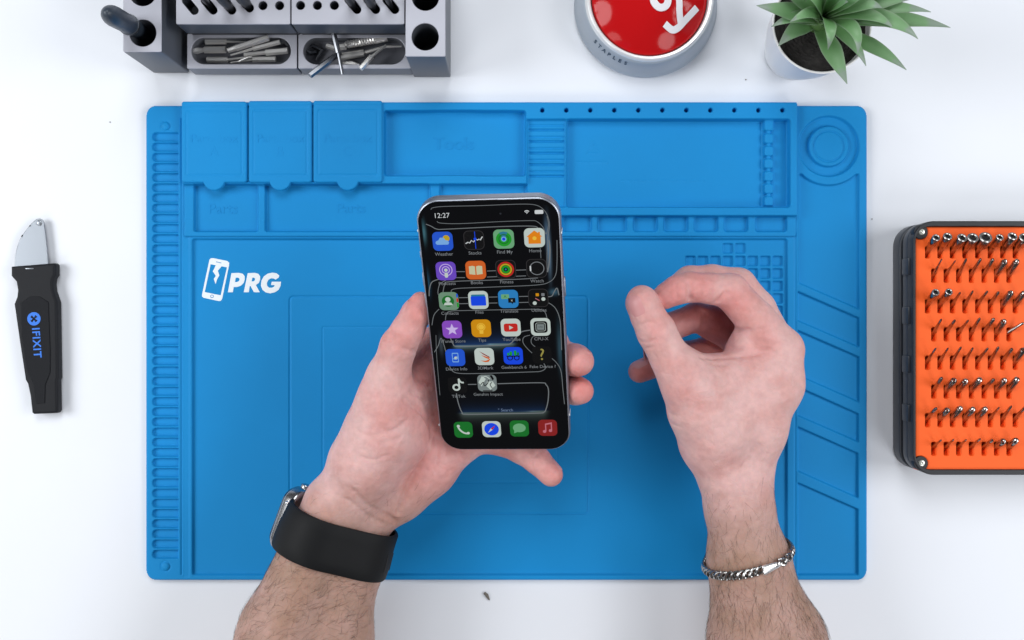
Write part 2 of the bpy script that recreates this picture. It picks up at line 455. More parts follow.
# ================================================================== TOOL ORGANISER (top left)
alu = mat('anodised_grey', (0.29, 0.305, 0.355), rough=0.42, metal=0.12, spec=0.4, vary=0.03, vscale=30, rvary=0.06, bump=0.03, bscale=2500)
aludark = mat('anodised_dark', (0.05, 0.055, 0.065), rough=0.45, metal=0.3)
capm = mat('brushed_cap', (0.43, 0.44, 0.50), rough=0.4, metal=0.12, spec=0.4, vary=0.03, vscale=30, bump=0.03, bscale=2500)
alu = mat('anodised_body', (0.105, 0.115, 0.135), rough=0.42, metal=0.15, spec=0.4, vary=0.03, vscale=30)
blk = mat('matte_black', (0.012, 0.012, 0.014), rough=0.6)
ob = P(300, 30, 0)
org = thing('tool_organiser', 'grey metal tool organiser with round holes, slots and two trays, at the top left', 'tool organiser', ob)
def box_px(xa, ya, xb, yb, z):  # photo rectangle as seen at height z, in mm
    a = P(xa, yb, z); b = P(xb, ya, z); return a.x, a.y, b.x, b.y
def post(xa, ya, xb, yb, z, holes, r, nm):
    x0, y0, x1, y1 = box_px(xa, ya, xb, yb, z)
    loops = [rr(x0, y0, x1, y1, 0.8, 3)]
    for hx, hy in holes:
        q = P(hx, hy, z); loops.append(circ(q.x, q.y, r, 40))
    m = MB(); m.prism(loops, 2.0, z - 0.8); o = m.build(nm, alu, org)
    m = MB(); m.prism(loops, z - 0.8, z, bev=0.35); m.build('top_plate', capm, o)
    m = MB(); m.box(((x0 + x1) / 2, (y0 + y1) / 2, 1.2), (x1 - x0 - 1, y1 - y0 - 1, 2.2), 0.2)
    return o
ZP = 53
post(123, -60, 161.5, 52, ZP, [(142.7, 33), (142.7, -7.5), (142.7, -47)], 7.75, 'post_block')
post(405.5, -60, 445.5, 56.6, ZP, [(425.2, 36.8), (425.4, -3), (425.4, -42)], 7.8, 'post_block')
# base plate
x0, y0, x1, y1 = box_px(160, -20, 449, 72, 0)
m = MB(); m.box(((x0 + x1) / 2, (y0 + y1) / 2 + 20, 2.2), (x1 - x0 - 3, y1 - y0 + 30, 3.4), 0.3); m.build('base_plate', aludark, org)
ZB = 50
slotsL = [(186.2, 0.6, 194.3, 10.4), (205, 0.4, 213.2, 10.2), (223.6, 0.4, 231.8, 10.2), (241, -1.5, 249.5, 8)]
slotsR = [(348.8, -0.6, 357, 9.5), (367.6, -0.6, 375.8, 9.5), (386.6, -0.6, 394.9, 9.5)]
for xa, xb, sl, hl in ((176, 290.2, slotsL, [(262.8, 5.5), (279.5, 5.5), (262.8, -14), (279.5, -14)]), (291.4, 404.6, slotsR, [(300.5, 5.3), (317.4, 5.3), (334.4, 5.3), (300.5, -14), (317.4, -14), (334.4, -14)])):
    x0, y0, x1, y1 = box_px(xa, -60, xb, 24.3, ZB)
    loops = [rr(x0, y0, x1, y1, 0.8, 3)]
    for a, b, c, d in sl:
        p = P(a, b, ZB); q = P(c, d, ZB); loops.append(stadium(p.x, p.y, q.x, q.y, 2.45))
    for hx, hy in hl:
        q = P(hx, hy, ZB); loops.append(circ(q.x, q.y, 2.55, 24))
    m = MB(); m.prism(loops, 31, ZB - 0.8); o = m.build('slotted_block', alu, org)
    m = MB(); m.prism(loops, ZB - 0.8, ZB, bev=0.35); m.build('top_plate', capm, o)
    m = MB(); m.box(((x0 + x1) / 2, (y0 + y1) / 2 + 4, 5.0), (x1 - x0 - 1, y1 - y0 - 3, 2), 0.2); m.box(((x0 + x1) / 2, y0 + 3.5, 17.5), (x1 - x0 - 1, 3, 26), 0.2); m.build('support', aludark, org)
trays = []
for xa, xb in ((187.0, 296.8), (298.3, 411.0)):
    x0, y0, x1, y1 = box_px(xa, 33.5, xb, 68.6, 20)
    p = P(xa + 17.5, 51.5, 20); q = P(xb - 18, 51.5, 20)
    if xa > 250: p = P(303.5 + 13, 51, 20); q = P(405 - 13, 51, 20)
    else: p = P(191.5 + 13, 50.8, 20); q = P(290.5 - 13, 50.8, 20)
    tl = [rr(x0, y0, x1, y1, 0.8, 3), stadium(p.x, p.y, q.x, q.y, 8.1, 14)]
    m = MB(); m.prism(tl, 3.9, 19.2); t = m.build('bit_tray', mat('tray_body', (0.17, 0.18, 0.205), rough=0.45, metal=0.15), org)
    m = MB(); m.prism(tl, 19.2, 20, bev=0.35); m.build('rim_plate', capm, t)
    m = MB(); m.box(((x0 + x1) / 2, (y0 + y1) / 2, 8), (x1 - x0 - 2, y1 - y0 - 2, 4), 0.2); m.build('tray_floor', mat('tray_grey', (0.16, 0.165, 0.19), rough=0.5), t)
# thin back wall and right side skirt
# --- tools standing in it
navy = mat('navy_handle', (0.035, 0.048, 0.068), rough=0.42, spec=0.5)
def stick(px, py, z0, tx, ty, tz, prof, name, label, cat, material, group=None, flat=1.0):
    a = P(px, py, z0); b = P(tx, ty, tz); t = thing(name, label, cat, a, group=group)
    d = (b - a); L = d.length; d.normalize()
    m = MB()
    m.tube([a + d * (L * s) for s, r in prof], [r for s, r in prof], n=24, flat=flat)
    m.build('handle', material, t); return t, a, d, L
cap = [(0.0, 5.3)] + [(0.1, 5.3), (0.8, 5.7)] + [(0.8 + 0.2 * math.sin(R(a)), 5.7 * math.cos(R(a)) + 0.02) for a in (15, 30, 45, 60, 75, 84, 90)]
t, a, d, L = stick(142.0, 32.0, 30, 106.2, 12.2, 103, cap, 'screwdriver', 'dark blue round ended handle leaning out of the left post of the grey organiser', 'screwdriver', navy)
m = MB(); q = a + d * (L * 0.38); m.tube([q, q + d * 2.5], [6.0, 6.0], n=24); m.build('collar', mat('dull_steel', (0.25, 0.27, 0.3), rough=0.35, metal=0.9), t)
m = MB(); m.tube([a - d * 0 , a - Vector((0, 0, 22))], 2.0, n=12); m.build('shaft', steel, t)
cap2 = [(0, 5.5), (0.85, 5.6), (0.95, 4.6), (1.0, 2.0)]
stick(142.7, -9, 20, 141.9, -9.5, 47, cap2, 'screwdriver', 'dark blue handle sunk in the topmost hole of the left post', 'screwdriver', navy)
lb = ['thin black tweezers in the second slot from the left', 'flat black handle in the third slot from the left', 'flat black handle in the fourth slot from the left, beside the round holes',
      'black tool handle in the first slot right of the five small holes', 'black tool handle in the middle one of the right three slots', 'black tool handle in the last slot, nearest the right post']
for i, (sx, sy, rr_, tz) in enumerate(((209.0, 5, 1.9, 120), (230, 7.5, 3.6, 125), (247.3, 4.5, 4.0, 122), (353, 5, 2.7, 118), (373, 5.5, 3.5, 120), (391, 5, 2.0, 118))):
    a = P(sx, sy, 52); a.z = 30; e = a + Vector((-4, 5, tz - 30)) * 0.8
    t = thing('tweezers' if i == 0 else 'hand_tool', lb[i], 'tweezers' if i == 0 else 'hand tool', a, group='black tools standing in the organiser slots')
    dd = (e - a)
    m = MB(); m.tube([a + dd * s for s in (0, 0.2, 0.27, 0.36, 0.6, 0.9, 0.97, 1.0)], [min(rr_, 2.1), min(rr_, 2.1)] + [rr_ * f for f in (0.75, 0.95, 1.0, 1.0, 0.75, 0.3)], n=20, flat=0.9, up=(0.7, 0.7, 0))
    m.build('grip', mat('black_grip_gloss', (0.012, 0.013, 0.016), rough=0.4) if i else mat('black_steel', (0.03, 0.03, 0.034), rough=0.3, metal=0.6), t)
    m = MB(); m.tube([a - Vector((0, 0, 24)), a + dd * 0.02], [0.8, min(rr_ * 0.5, 1.5)], n=10, flat=0.5, up=(0.7, 0.7, 0)); m.build('shank', steel, t)

# --- loose bits in the trays
chrome = mat('bit_steel', (0.80, 0.79, 0.77), rough=0.36, metal=0.75)
dksteel = mat('dark_bit_steel', (0.22, 0.23, 0.25), rough=0.32, metal=1.0)
def loose(pts, seg, label, material, kind='screwdriver_bit', cat='screwdriver bit', n=6, spiral=None, group='loose bits lying in the two organiser trays'):
    """pts = (px,py,z,r) along the bit; seg = list of slices naming the parts"""
    w = [(P(x, y, z), r * 1.13) for x, y, z, r in pts]
    t = thing(kind, label, cat, w[0][0], group=group)
    for nm, i0, i1 in seg:
        m = MB(); m.tube([q[0] for q in w[i0:i1]], [q[1] for q in w[i0:i1]], n=n)
        if nm == 'flutes':
            m = MB()
            A, ra = w[i0]; B, rb = w[i1 - 1]; N = 60
            ax = (B - A).normalized(); u = ax.orthogonal().normalized(); v = ax.cross(u)
            for s0 in (0, math.pi):
                m.tube([A.lerp(B, k / N) + (u * math.cos(s0 + k * 0.62) + v * math.sin(s0 + k * 0.62)) * ra * 0.62 for k in range(N + 1)], ra * 0.5, n=7)
            m.tube([A, B], ra * 0.45, n=8)
        m.build(nm, material, t)
    return t
D = 'in the left tray'
loose([(204.3, 49.8, 15, 1.9), (226, 49.6, 15, 1.9), (204.3, 49.8, 15, 1.2), (197, 50.6, 15, 1.9), (192, 51, 15, 1.2), (187.6, 51.4, 15, 0.15)], [('hex_shank', 0, 2), ('tip', 2, 6)], 'short thick crosshead bit pointing left, at the left end of the left tray', chrome)
loose([(205.4, 41.8, 15, 1.5), (226.4, 41.6, 15, 1.5), (226.4, 41.6, 15, 0.7), (253, 42.2, 15, 0.55)], [('hex_shank', 0, 2), ('tip', 2, 4)], 'slender bit along the back wall of the left tray, shank at its left end', chrome)
loose([(228, 50.5, 18, 1.3), (240, 46.6, 19, 1.7), (236, 48, 19, 1.8), (268.5, 37.6, 21, 1.8)], [('tip', 0, 2), ('hex_shank', 2, 4)], 'thick bit lying slantwise over the others in the middle of the left tray', chrome)
loose([(230.6, 55.2, 16, 0.5), (253, 48.6, 17, 0.8), (253, 48.6, 17, 1.35), (280, 41.8, 18.5, 1.35)], [('tip', 0, 2), ('hex_shank', 2, 4)], 'long slender slanting bit just below the thick slanting one, left tray', chrome)
loose([(244, 54.6, 15, 1.1), (266, 52.4, 15, 1.1), (266, 52.4, 15, 1.8), (288, 50.4, 16, 1.8)], [('tip', 0, 2), ('hex_shank', 2, 4)], 'bright bit lying against the right end of the left tray', chrome)
loose([(207, 59.6, 13, 1.6), (227.6, 59.6, 13, 1.6), (227.6, 59.6, 13, 0.7), (251, 57.0, 14, 0.6)], [('hex_shank', 0, 2), ('tip', 2, 4)], 'bit along the front wall of the left tray, shank at its left end', chrome)
loose([(230.6, 62.6, 12, 0.4), (252.5, 59.6, 13, 0.8), (252.5, 59.2, 13, 1.6), (275.8, 59, 13, 1.6)], [('tip', 0, 2), ('hex_shank', 2, 4)], 'bit along the front wall of the left tray, shank at its right end', chrome)
loose([(279.5, 42.5, 17, 1.5), (285, 40, 17, 1.9), (289, 46, 14, 1.5)], [('hook_body', 0, 3)], 'small dark crooked bit in the far right corner of the left tray', dksteel)
loose([(239, 61.5, 14, 0.5), (247.5, 57.5, 16, 0.6), (252, 56.8, 16, 0.5)], [('wire_body', 0, 3)], 'tiny bright sliver crossing the bits at the front of the left tray', chrome)
g2 = 'loose bits lying in the two organiser trays'
loose([(346.6, 44.6, 17, 2.0), (378, 39.3, 17, 2.0), (376, 39.6, 17, 2.3), (387, 37.2, 17, 2.3)], [('flutes', 0, 2), ('collar', 2, 4)], 'short twist drill with spiral flutes in the right tray', chrome, 'drill_bit', 'drill bit', n=14)
loose([(309.8, 75.6, 25, 1.7), (340, 52.4, 18, 1.7)], [('rod', 0, 2)], 'dull grey hexagonal rod sticking out over the front edge of the right tray', dksteel, 'hex_rod', 'rod')
loose([(333.6, 33.6, 25, 1.5), (338.4, 53, 25, 1.5), (338.4, 53, 25, 0.9), (342.6, 74.4, 25, 0.8)], [('shank', 0, 2), ('blade', 2, 4)], 'thin grey pick lying front to back across the right tray', dksteel, 'pick', 'pick', n=8)
loose([(339, 57, 15, 2.0), (364, 52.8, 15, 2.0), (364, 52.8, 15, 1.0), (386, 46.6, 17, 0.8), (401.5, 46.4, 17, 0.45)], [('shank', 0, 2), ('tip', 2, 5)], 'bright round shanked bit in the middle of the right tray, needle pointing right', chrome, n=16)
loose([(360.4, 68.6, 21, 1.5), (371.8, 56.5, 19, 1.5), (371.8, 56.5, 19, 0.8), (386, 45.2, 18, 0.6)], [('hex_shank', 0, 2), ('tip', 2, 4)], 'bit resting slantwise on the front rim of the right tray', chrome)
loose([(327, 45.4, 14, 1.4), (334, 47.8, 15, 1.6), (346, 46.2, 16, 1.9)], [('body', 0, 3)], 'stubby bright bit just left of the twist drill', chrome)
loose([(342, 63.2, 13, 1.1), (352, 63.4, 13, 1.5), (359.5, 65.6, 13, 1.0)], [('body', 0, 3)], 'small bright bit at the front wall of the right tray', chrome)
loose([(305.5, 49.5, 12, 0.5), (311, 53, 12, 1.5), (316.5, 52, 12, 1.2)], [('body', 0, 3)], 'small dark bit at the left end of the right tray', dksteel)
loose([(313, 46, 12, 1.2), (322, 50.5, 12, 1.3), (316, 60, 12, 0.8)], [('body', 0, 3)], 'bent dark bit beside the hexagonal rod in the right tray', dksteel)
loose([(376, 36.5, 16, 0.9), (392, 35.8, 16, 1.2), (394, 39, 15, 1.0)], [('body', 0, 3)], 'dark hooked bit at the far wall of the right tray', dksteel)

# ================================================================== RED PUSH BUTTON (top centre)
bc = P(645.0, 7.5, 0)
btn = thing('push_button', 'big red domed desk button with white lettering in a grey round base', 'button', bc)
grey_pl = mat('grey_plastic', (0.36, 0.41, 0.47), rough=0.35, spec=0.5)
chr_ring = mat('polished_ring', (0.85, 0.86, 0.87), rough=0.25, metal=0.25)
redp = mat('glossy_red', (0.50, 0.007, 0.009), rough=0.1, spec=0.22)
m = MB(); m.lathe([(40, 0), (43.6, 0.5), (44.4, 1.8), (44.4, 3.6), (43.6, 4.8), (43.1, 6.5), (42.5, 10), (41.4, 15), (40.4, 18.5), (39.6, 20.2), (38.9, 20.6)], 128, c=(bc.x, bc.y)); m.build('base', grey_pl, btn)
m = MB(); m.lathe([(39.1, 20.4), (38.6, 21.8), (37.5, 22.6), (36.3, 22.4), (35.6, 21.2), (35.4, 17)], 128, c=(bc.x, bc.y)); m.build('trim_ring', chr_ring, btn)
m = MB(); m.lathe([(36, 18.5), (20, 18.5)], 64, c=(bc.x, bc.y)); m.build('gap_ring', blk, btn)
RD, ZD0, RISE = 34.9, 20.5, 11.5
RS = (RD ** 2 + RISE ** 2) / (2 * RISE)
def dome(x, y): return ZD0 + RISE - RS + math.sqrt(max(RS * RS - (x - bc.x) ** 2 - (y - bc.y) ** 2, 0))
m = MB(); m.lathe([(RD, 15), (RD, ZD0 - 0.6)] + [(RS * math.sin(t), ZD0 + RISE - RS + RS * math.cos(t)) for t in np.linspace(math.asin(RD / RS) * 0.995, 0.001, 24)], 128, c=(bc.x, bc.y), cap1=True); m.build('dome', redp, btn)
wpl = mat('white_lettering', (0.82, 0.82, 0.86), rough=0.35)
m = MB()
y_at = P(681.0, 18.0, 28); s_at = P(659.5, 3.0, 31)
dirv = (y_at - s_at); dirv.z = 0; angt = math.atan2(dirv.y, dirv.x) 
stp = dirv.length
def drape(h):
    return lambda v: v
def stroke(px_pts, w, dz):
    path = smoothpath([tuple(P(x, y, 29).xy) + (0,) for x, y in px_pts], n=8)
    L, Rr = ribbon([(p[0], p[1]) for p in path], w)
    a0 = math.atan2(path[0][1] - path[1][1], path[0][0] - path[1][0]); a1 = math.atan2(path[-1][1] - path[-2][1], path[-1][0] - path[-2][0])
    out = L + [(path[-1][0] + w / 2 * math.cos(a1 + t) * 0.5, path[-1][1] + w / 2 * math.sin(a1 + t) * 0.5) for t in ()] + Rr[::-1]
    mm = MB(); k = len(L); N_ = 5; vs = []; fs = []
    for i in range(k):
        for j in range(N_ + 1):
            t = j / N_; vs.append((L[i][0] * (1 - t) + Rr[i][0] * t, L[i][1] * (1 - t) + Rr[i][1] * t, 0.75 + dz))
        vs.append((Rr[i][0], Rr[i][1], -0.2)); vs.append((L[i][0], L[i][1], -0.2))
    W_ = N_ + 3
    for i in range(k - 1):
        for j in range(W_):
            j2 = (j + 1) % W_
            fs.append((i * W_ + j, i * W_ + j2, (i + 1) * W_ + j2, (i + 1) * W_ + j))
    fs.append(tuple(range(W_))); fs.append(tuple((k - 1) * W_ + j for j in reversed(range(W_))))
    m.add([(x, y, dome(x, y) + z) for x, y, z in vs], fs, 0, False)
stroke([(698.2, 5.6), (692, 12.5), (685.5, 19.5), (678.5, 26.8), (672.5, 28.8), (664.8, 23.8)], 3.9, 0.0)
stroke([(678.0, -4), (679.2, 3), (679.4, 10), (680.4, 18), (682, 23)], 3.9, 0.03)
stroke([(652.2, -2.5), (653.6, 4), (658.8, 8.6), (665, 7.2), (667.4, 1.5), (664.5, -5), (657, -10), (654, -16), (657, -22), (664, -24)], 4.2, 0.0)
stroke([(630, -8), (636, -14), (644, -16), (642, -22), (634, -24), (626, -20), (626, -14), (634, -12)], 4.2, 0.0)
stroke([(622, -32), (608, -34), (604, -28), (610, -22), (618, -23)], 4.2, 0.0)
m.build('lettering', wpl, btn)
m = MB()
word = 'STAPLES'
for i, ch in enumerate(word):
    a = R(180 + 38.5 + i * 5.3)
    r_ = 40.95; z = 16.4
    q = Vector((bc.x + r_ * math.cos(a), bc.y + r_ * math.sin(a), z))
    u = Vector((-math.sin(a), math.cos(a), 0)); n = Vector((math.cos(a), math.sin(a), 0)) * 0.86 + Vector((0, 0, 0.5)); n = n * 1.0; n.normalize(); v = n.cross(u)
    Mr = Matrix((u, v, n)).transposed().to_4x4(); Mr.translation = q + n * 0.45
    m.text(ch, 3.9, 0, ext=0.05, off=0.12, M=Mr)
m.build('base_lettering', mat('dark_blue_print', (0.05, 0.08, 0.12), rough=0.5), btn)

# ================================================================== POTTED PLANT (top right)
HP = 62
rim = P(822, 24, HP); base = Vector((rim.x, rim.y, 0))
plant = thing('potted_plant', 'green pointed leaved succulent in a small white round pot, top right', 'potted plant', base)
ceram = mat('white_ceramic', (0.82, 0.82, 0.82), rough=0.35, spec=0.5)
soil = mat('dark_soil', (0.018, 0.016, 0.015), rough=0.95, bump=1.0, bscale=700, vary=0.4, vscale=300)
pc = (base.x, base.y)
m = MB(); m.lathe([(0.1, 0), (16.0, 0), (17.8, 1.2), (21, 15), (24.6, 33), (28.0, HP - 0.8), (28.2, HP), (27.5, HP + 0.3), (26.9, HP - 0.2), (26.2, HP - 6)], 96, c=pc); pot = m.build('pot', ceram, plant)
m = MB()
N = 40; vs = []; fs = []
for i in range(N + 1):
    for k in range(64):
        r_ = 26.6 * i / N; a = 2 * math.pi * k / 64
        vs.append((pc[0] + r_ * math.cos(a), pc[1] + r_ * math.sin(a), HP - 5 + rnd.uniform(-0.7, 0.7) + 1.5 * (1 - (i / N) ** 2)))
for i in range(N):
    for k in range(64):
        k2 = (k + 1) % 64; fs.append((i * 64 + k, i * 64 + k2, (i + 1) * 64 + k2, (i + 1) * 64 + k)) if i else fs.append((k, 64 + k, 64 + k2))
m.add(vs, fs); m.build('soil', soil, plant)
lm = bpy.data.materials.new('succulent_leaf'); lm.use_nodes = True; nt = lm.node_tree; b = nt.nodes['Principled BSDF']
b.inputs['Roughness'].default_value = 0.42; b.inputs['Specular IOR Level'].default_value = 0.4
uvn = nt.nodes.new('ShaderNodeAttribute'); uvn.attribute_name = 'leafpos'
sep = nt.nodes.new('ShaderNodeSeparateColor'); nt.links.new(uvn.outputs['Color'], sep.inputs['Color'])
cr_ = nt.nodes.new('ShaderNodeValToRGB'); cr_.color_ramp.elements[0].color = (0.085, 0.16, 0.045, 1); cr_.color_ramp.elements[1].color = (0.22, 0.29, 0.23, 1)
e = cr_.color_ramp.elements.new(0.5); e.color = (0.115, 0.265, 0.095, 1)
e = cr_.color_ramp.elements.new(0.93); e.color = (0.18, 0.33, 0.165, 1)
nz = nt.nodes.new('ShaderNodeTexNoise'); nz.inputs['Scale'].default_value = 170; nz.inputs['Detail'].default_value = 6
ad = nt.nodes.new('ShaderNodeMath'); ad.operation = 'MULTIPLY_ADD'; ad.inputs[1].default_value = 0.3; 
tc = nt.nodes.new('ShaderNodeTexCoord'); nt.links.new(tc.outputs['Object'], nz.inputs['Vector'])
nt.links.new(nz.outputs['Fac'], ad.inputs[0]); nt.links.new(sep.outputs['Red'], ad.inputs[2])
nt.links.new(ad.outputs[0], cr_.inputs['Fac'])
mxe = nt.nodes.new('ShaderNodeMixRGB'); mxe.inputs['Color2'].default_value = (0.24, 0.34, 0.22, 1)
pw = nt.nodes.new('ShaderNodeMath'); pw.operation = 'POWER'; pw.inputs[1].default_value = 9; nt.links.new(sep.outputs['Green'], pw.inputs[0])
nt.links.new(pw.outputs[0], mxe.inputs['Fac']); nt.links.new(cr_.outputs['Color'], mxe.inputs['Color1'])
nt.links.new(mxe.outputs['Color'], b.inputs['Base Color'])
heart = P(820.5, 19, 70)
def leaf(tx, ty, tz, wid, arch=8, z0=66, cup=0.25, side=0.0, start=(0, 0)):
    a = Vector((heart.x + start[0], heart.y + start[1], z0)); b_ = P(tx, ty, tz)
    mid = (a + b_) / 2 + Vector((0, 0, arch)); lat = (b_ - a).cross(Vector((0, 0, 1)))
    if lat.length > 0: lat.normalize()
    mid += lat * side
    NS, NW = 26, 8; top = []; pos = []
    for i in range(NS + 1):
        t = i / NS
        p = a * (1 - t) ** 2 + mid * 2 * t * (1 - t) + b_ * t * t
        tg = ((mid - a) * (1 - t) + (b_ - mid) * t).normalized()
        w = tg.cross(Vector((0, 0, 1))); w = w.normalized() if w.length > 1e-4 else Vector((1, 0, 0)); n = w.cross(tg).normalized()
        prof = (0.50 + 0.50 * math.sin(min(t / 0.46, 1) * math.pi / 2)) * (1 if t < 0.46 else max(0.0, 1 - ((t - 0.46) / 0.54) ** 1.35)) 
        hw = wid * 0.72 * prof * 0.5 + 0.12
        for j in range(NW + 1):
            s = -1 + 2 * j / NW
            top.append(p + w * (hw * s) + n * (cup * hw * (s * s) + 0.12 * hw * math.sin(t * 7) * s)); pos.append((t, abs(s), 0, 1))
    n0 = len(top); bot = []
    for i in range(NS + 1):
        for j in range(NW + 1):
            s = -1 + 2 * j / NW; v = top[i * (NW + 1) + j]
            bot.append(v - Vector((0, 0, 1.5 * (1 - s * s) * (1 - i / NS * 0.8) + 0.15)))
    fs = []
    W1 = NW + 1
    for i in range(NS):
        for j in range(NW):
            q = (i * W1 + j, i * W1 + j + 1, (i + 1) * W1 + j + 1, (i + 1) * W1 + j); fs.append(q); fs.append(tuple(n0 + k for k in reversed(q)))
        fs.append((i * W1, (i + 1) * W1, n0 + (i + 1) * W1, n0 + i * W1)); j = NW
        fs.append((i * W1 + j, n0 + i * W1 + j, n0 + (i + 1) * W1 + j, (i + 1) * W1 + j))
    m = MB(); m.add(top + bot, fs)
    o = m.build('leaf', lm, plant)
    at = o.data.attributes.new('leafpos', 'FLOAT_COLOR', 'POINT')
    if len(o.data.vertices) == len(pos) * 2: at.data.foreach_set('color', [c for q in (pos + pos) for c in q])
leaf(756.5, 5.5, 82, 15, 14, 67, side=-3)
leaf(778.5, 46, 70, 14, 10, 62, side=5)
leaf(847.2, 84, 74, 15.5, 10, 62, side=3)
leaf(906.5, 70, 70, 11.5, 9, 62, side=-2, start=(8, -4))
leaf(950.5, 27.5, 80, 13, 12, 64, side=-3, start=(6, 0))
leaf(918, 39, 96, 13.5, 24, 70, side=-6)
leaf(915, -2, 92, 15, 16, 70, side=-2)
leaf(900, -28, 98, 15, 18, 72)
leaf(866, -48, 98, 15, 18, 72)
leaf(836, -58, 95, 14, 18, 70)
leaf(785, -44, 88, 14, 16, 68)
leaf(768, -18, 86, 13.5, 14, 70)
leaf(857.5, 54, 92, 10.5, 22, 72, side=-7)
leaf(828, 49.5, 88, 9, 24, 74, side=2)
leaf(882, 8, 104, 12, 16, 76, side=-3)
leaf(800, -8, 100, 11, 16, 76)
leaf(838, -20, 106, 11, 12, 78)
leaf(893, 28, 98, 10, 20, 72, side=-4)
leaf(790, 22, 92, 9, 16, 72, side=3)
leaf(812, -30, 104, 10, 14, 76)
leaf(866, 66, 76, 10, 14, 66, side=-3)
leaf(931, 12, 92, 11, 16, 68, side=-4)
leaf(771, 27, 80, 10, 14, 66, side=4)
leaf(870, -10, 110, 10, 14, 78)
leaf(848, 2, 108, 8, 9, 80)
m = MB(); m.ball((heart.x, heart.y, 64), 6, sc=(1, 1, 1.2)); m.build('leaf_heart', lm, plant)

# ================================================================== BIT CASE (right)
caseb = P(1010, 348, 0)
case = thing('bit_case', 'open black case with bright orange insert full of screwdriver bits, at the right edge', 'bit case', caseb)
cblk = mat('case_black', (0.030, 0.035, 0.044), rough=0.38, spec=0.5, vary=0.05)
cdark = mat('case_black_dark', (0.012, 0.014, 0.018), rough=0.45)
X0 = 237.7; Y1 = P(0, 221, 33).y; Y0 = P(0, 475, 33).y; X1 = X0 + 190
m = MB()
m.prism([rr(X0, Y0, X1, Y1, 13, 12)], 0.3, 12, bev=1.2, bres=3)
m.build('lower_shell', cblk, case)
m = MB(); m.prism([rr(X0 + 1.8, Y0 + 1.8, X1 - 1.8, Y1 - 1.8, 12, 12)], 11.5, 16.5); m.build('seam_band', cdark, case)
m = MB()
m.prism([rr(X0 + 0.4, Y0 + 0.2, X1, Y1 - 0.2, 12, 12)], 16, 24, bev=1.2, bres=3); us = m.build('upper_shell', cblk, case)
m = MB(); m.prism([rr(X0 + 0.6, Y0, X1, Y1, 12, 12), rr(X0 + 2.2, Y0 + 3.2, X1 - 3, Y1 - 3.2, 9, 12)], 23.5, 33.0, bev=0.6, bres=3); m.build('rim', cdark, case)
for ya, yb in ((258.5, 275), (307, 324), (355.5, 372.5), (404, 421)):
    a = P(908, ya, 22); b = P(908, yb, 22)
    m = MB(); m.box((X0 + 0.6, (a.y + b.y) / 2, 22.5), (2.6, abs(a.y - b.y), 10), 0.7); m.build('hinge', cblk, case)
kpx = 31.0
xL, yT, yB = 915.4, 226.8, 470.6
rows = []
ys_ = [251.5, 276, 306.5, 334.5, 363, 392, 420.5, 449]
slots = []
for r_, yc in enumerate(ys_):
    even = r_ % 2
    for k in range(11):
        if even and k == 7: 
            continue
        x = (933.9 if even else 927.6) + 12.55 * k
        slots.append((r_, k, x, yc))
def out_or(X, Y): return sd_rr(X, Y, xL, yT, xL + 210, yB, 4)
def h_or(X, Y):
    Z = np.full(X.shape, kpx)
    for r_, k, x, yc in slots:
        m_ = (np.abs(X - x) < 8) & (np.abs(Y - yc) < 14)
        if not m_.any(): continue
        xs_, ys__ = X[m_], Y[m_]
        d = sd_rr(xs_, ys__, x - 2.0, yc - (6.6 if r_ else 4.6), x + 2.0, yc + 6.4, 1.2)
        Z[m_] -= 7.5 * sst(d, 1.2)
        # faint moulded number plate above each slot
        Z[m_] -= 0.12 * sst(np.abs(sd_rr(xs_, ys__, x - 3, yc - 12.5, x + 2.5, yc - 9.3, 1)) - 0.3, 0.8)
    for cy in (232, 463.3):
        Z -= 2.0 * sst(sd_c(X, Y, 920.5, cy, 7), 1.2)
    return Z
orange = mat('orange_insert', (0.92, 0.125, 0.018), rough=0.55, spec=0.25, vary=0.02, vscale=60, bump=0.05, bscale=1800)
relief('bit_insert', xL - 1, yT - 1, xL + 211, yB + 1, kpx, h_or, out_or, orange, case, res=0.62, skirt=26)
for cy in (232, 463.3):
    q = P(920.8, cy, 32)
    m = MB(); m.lathe([(0.1, 32.2), (4.0, 32.2), (4.3, 31.8), (4.3, 27)], 32, c=(q.x, q.y)); bs = m.build('corner_boss', cdark, case)
    q = P(921.6, cy - 0.2, 32.4)
    m = MB(); m.lathe([(0.3, 32.6), (0.9, 33.0), (1.7, 32.8), (2.0, 32.2), (2.0, 31.9)], 24, c=(q.x, q.y), cap0=True); m.build('screw', mat('screw_zinc', (0.55, 0.57, 0.52), rough=0.35, metal=0.8), bs)

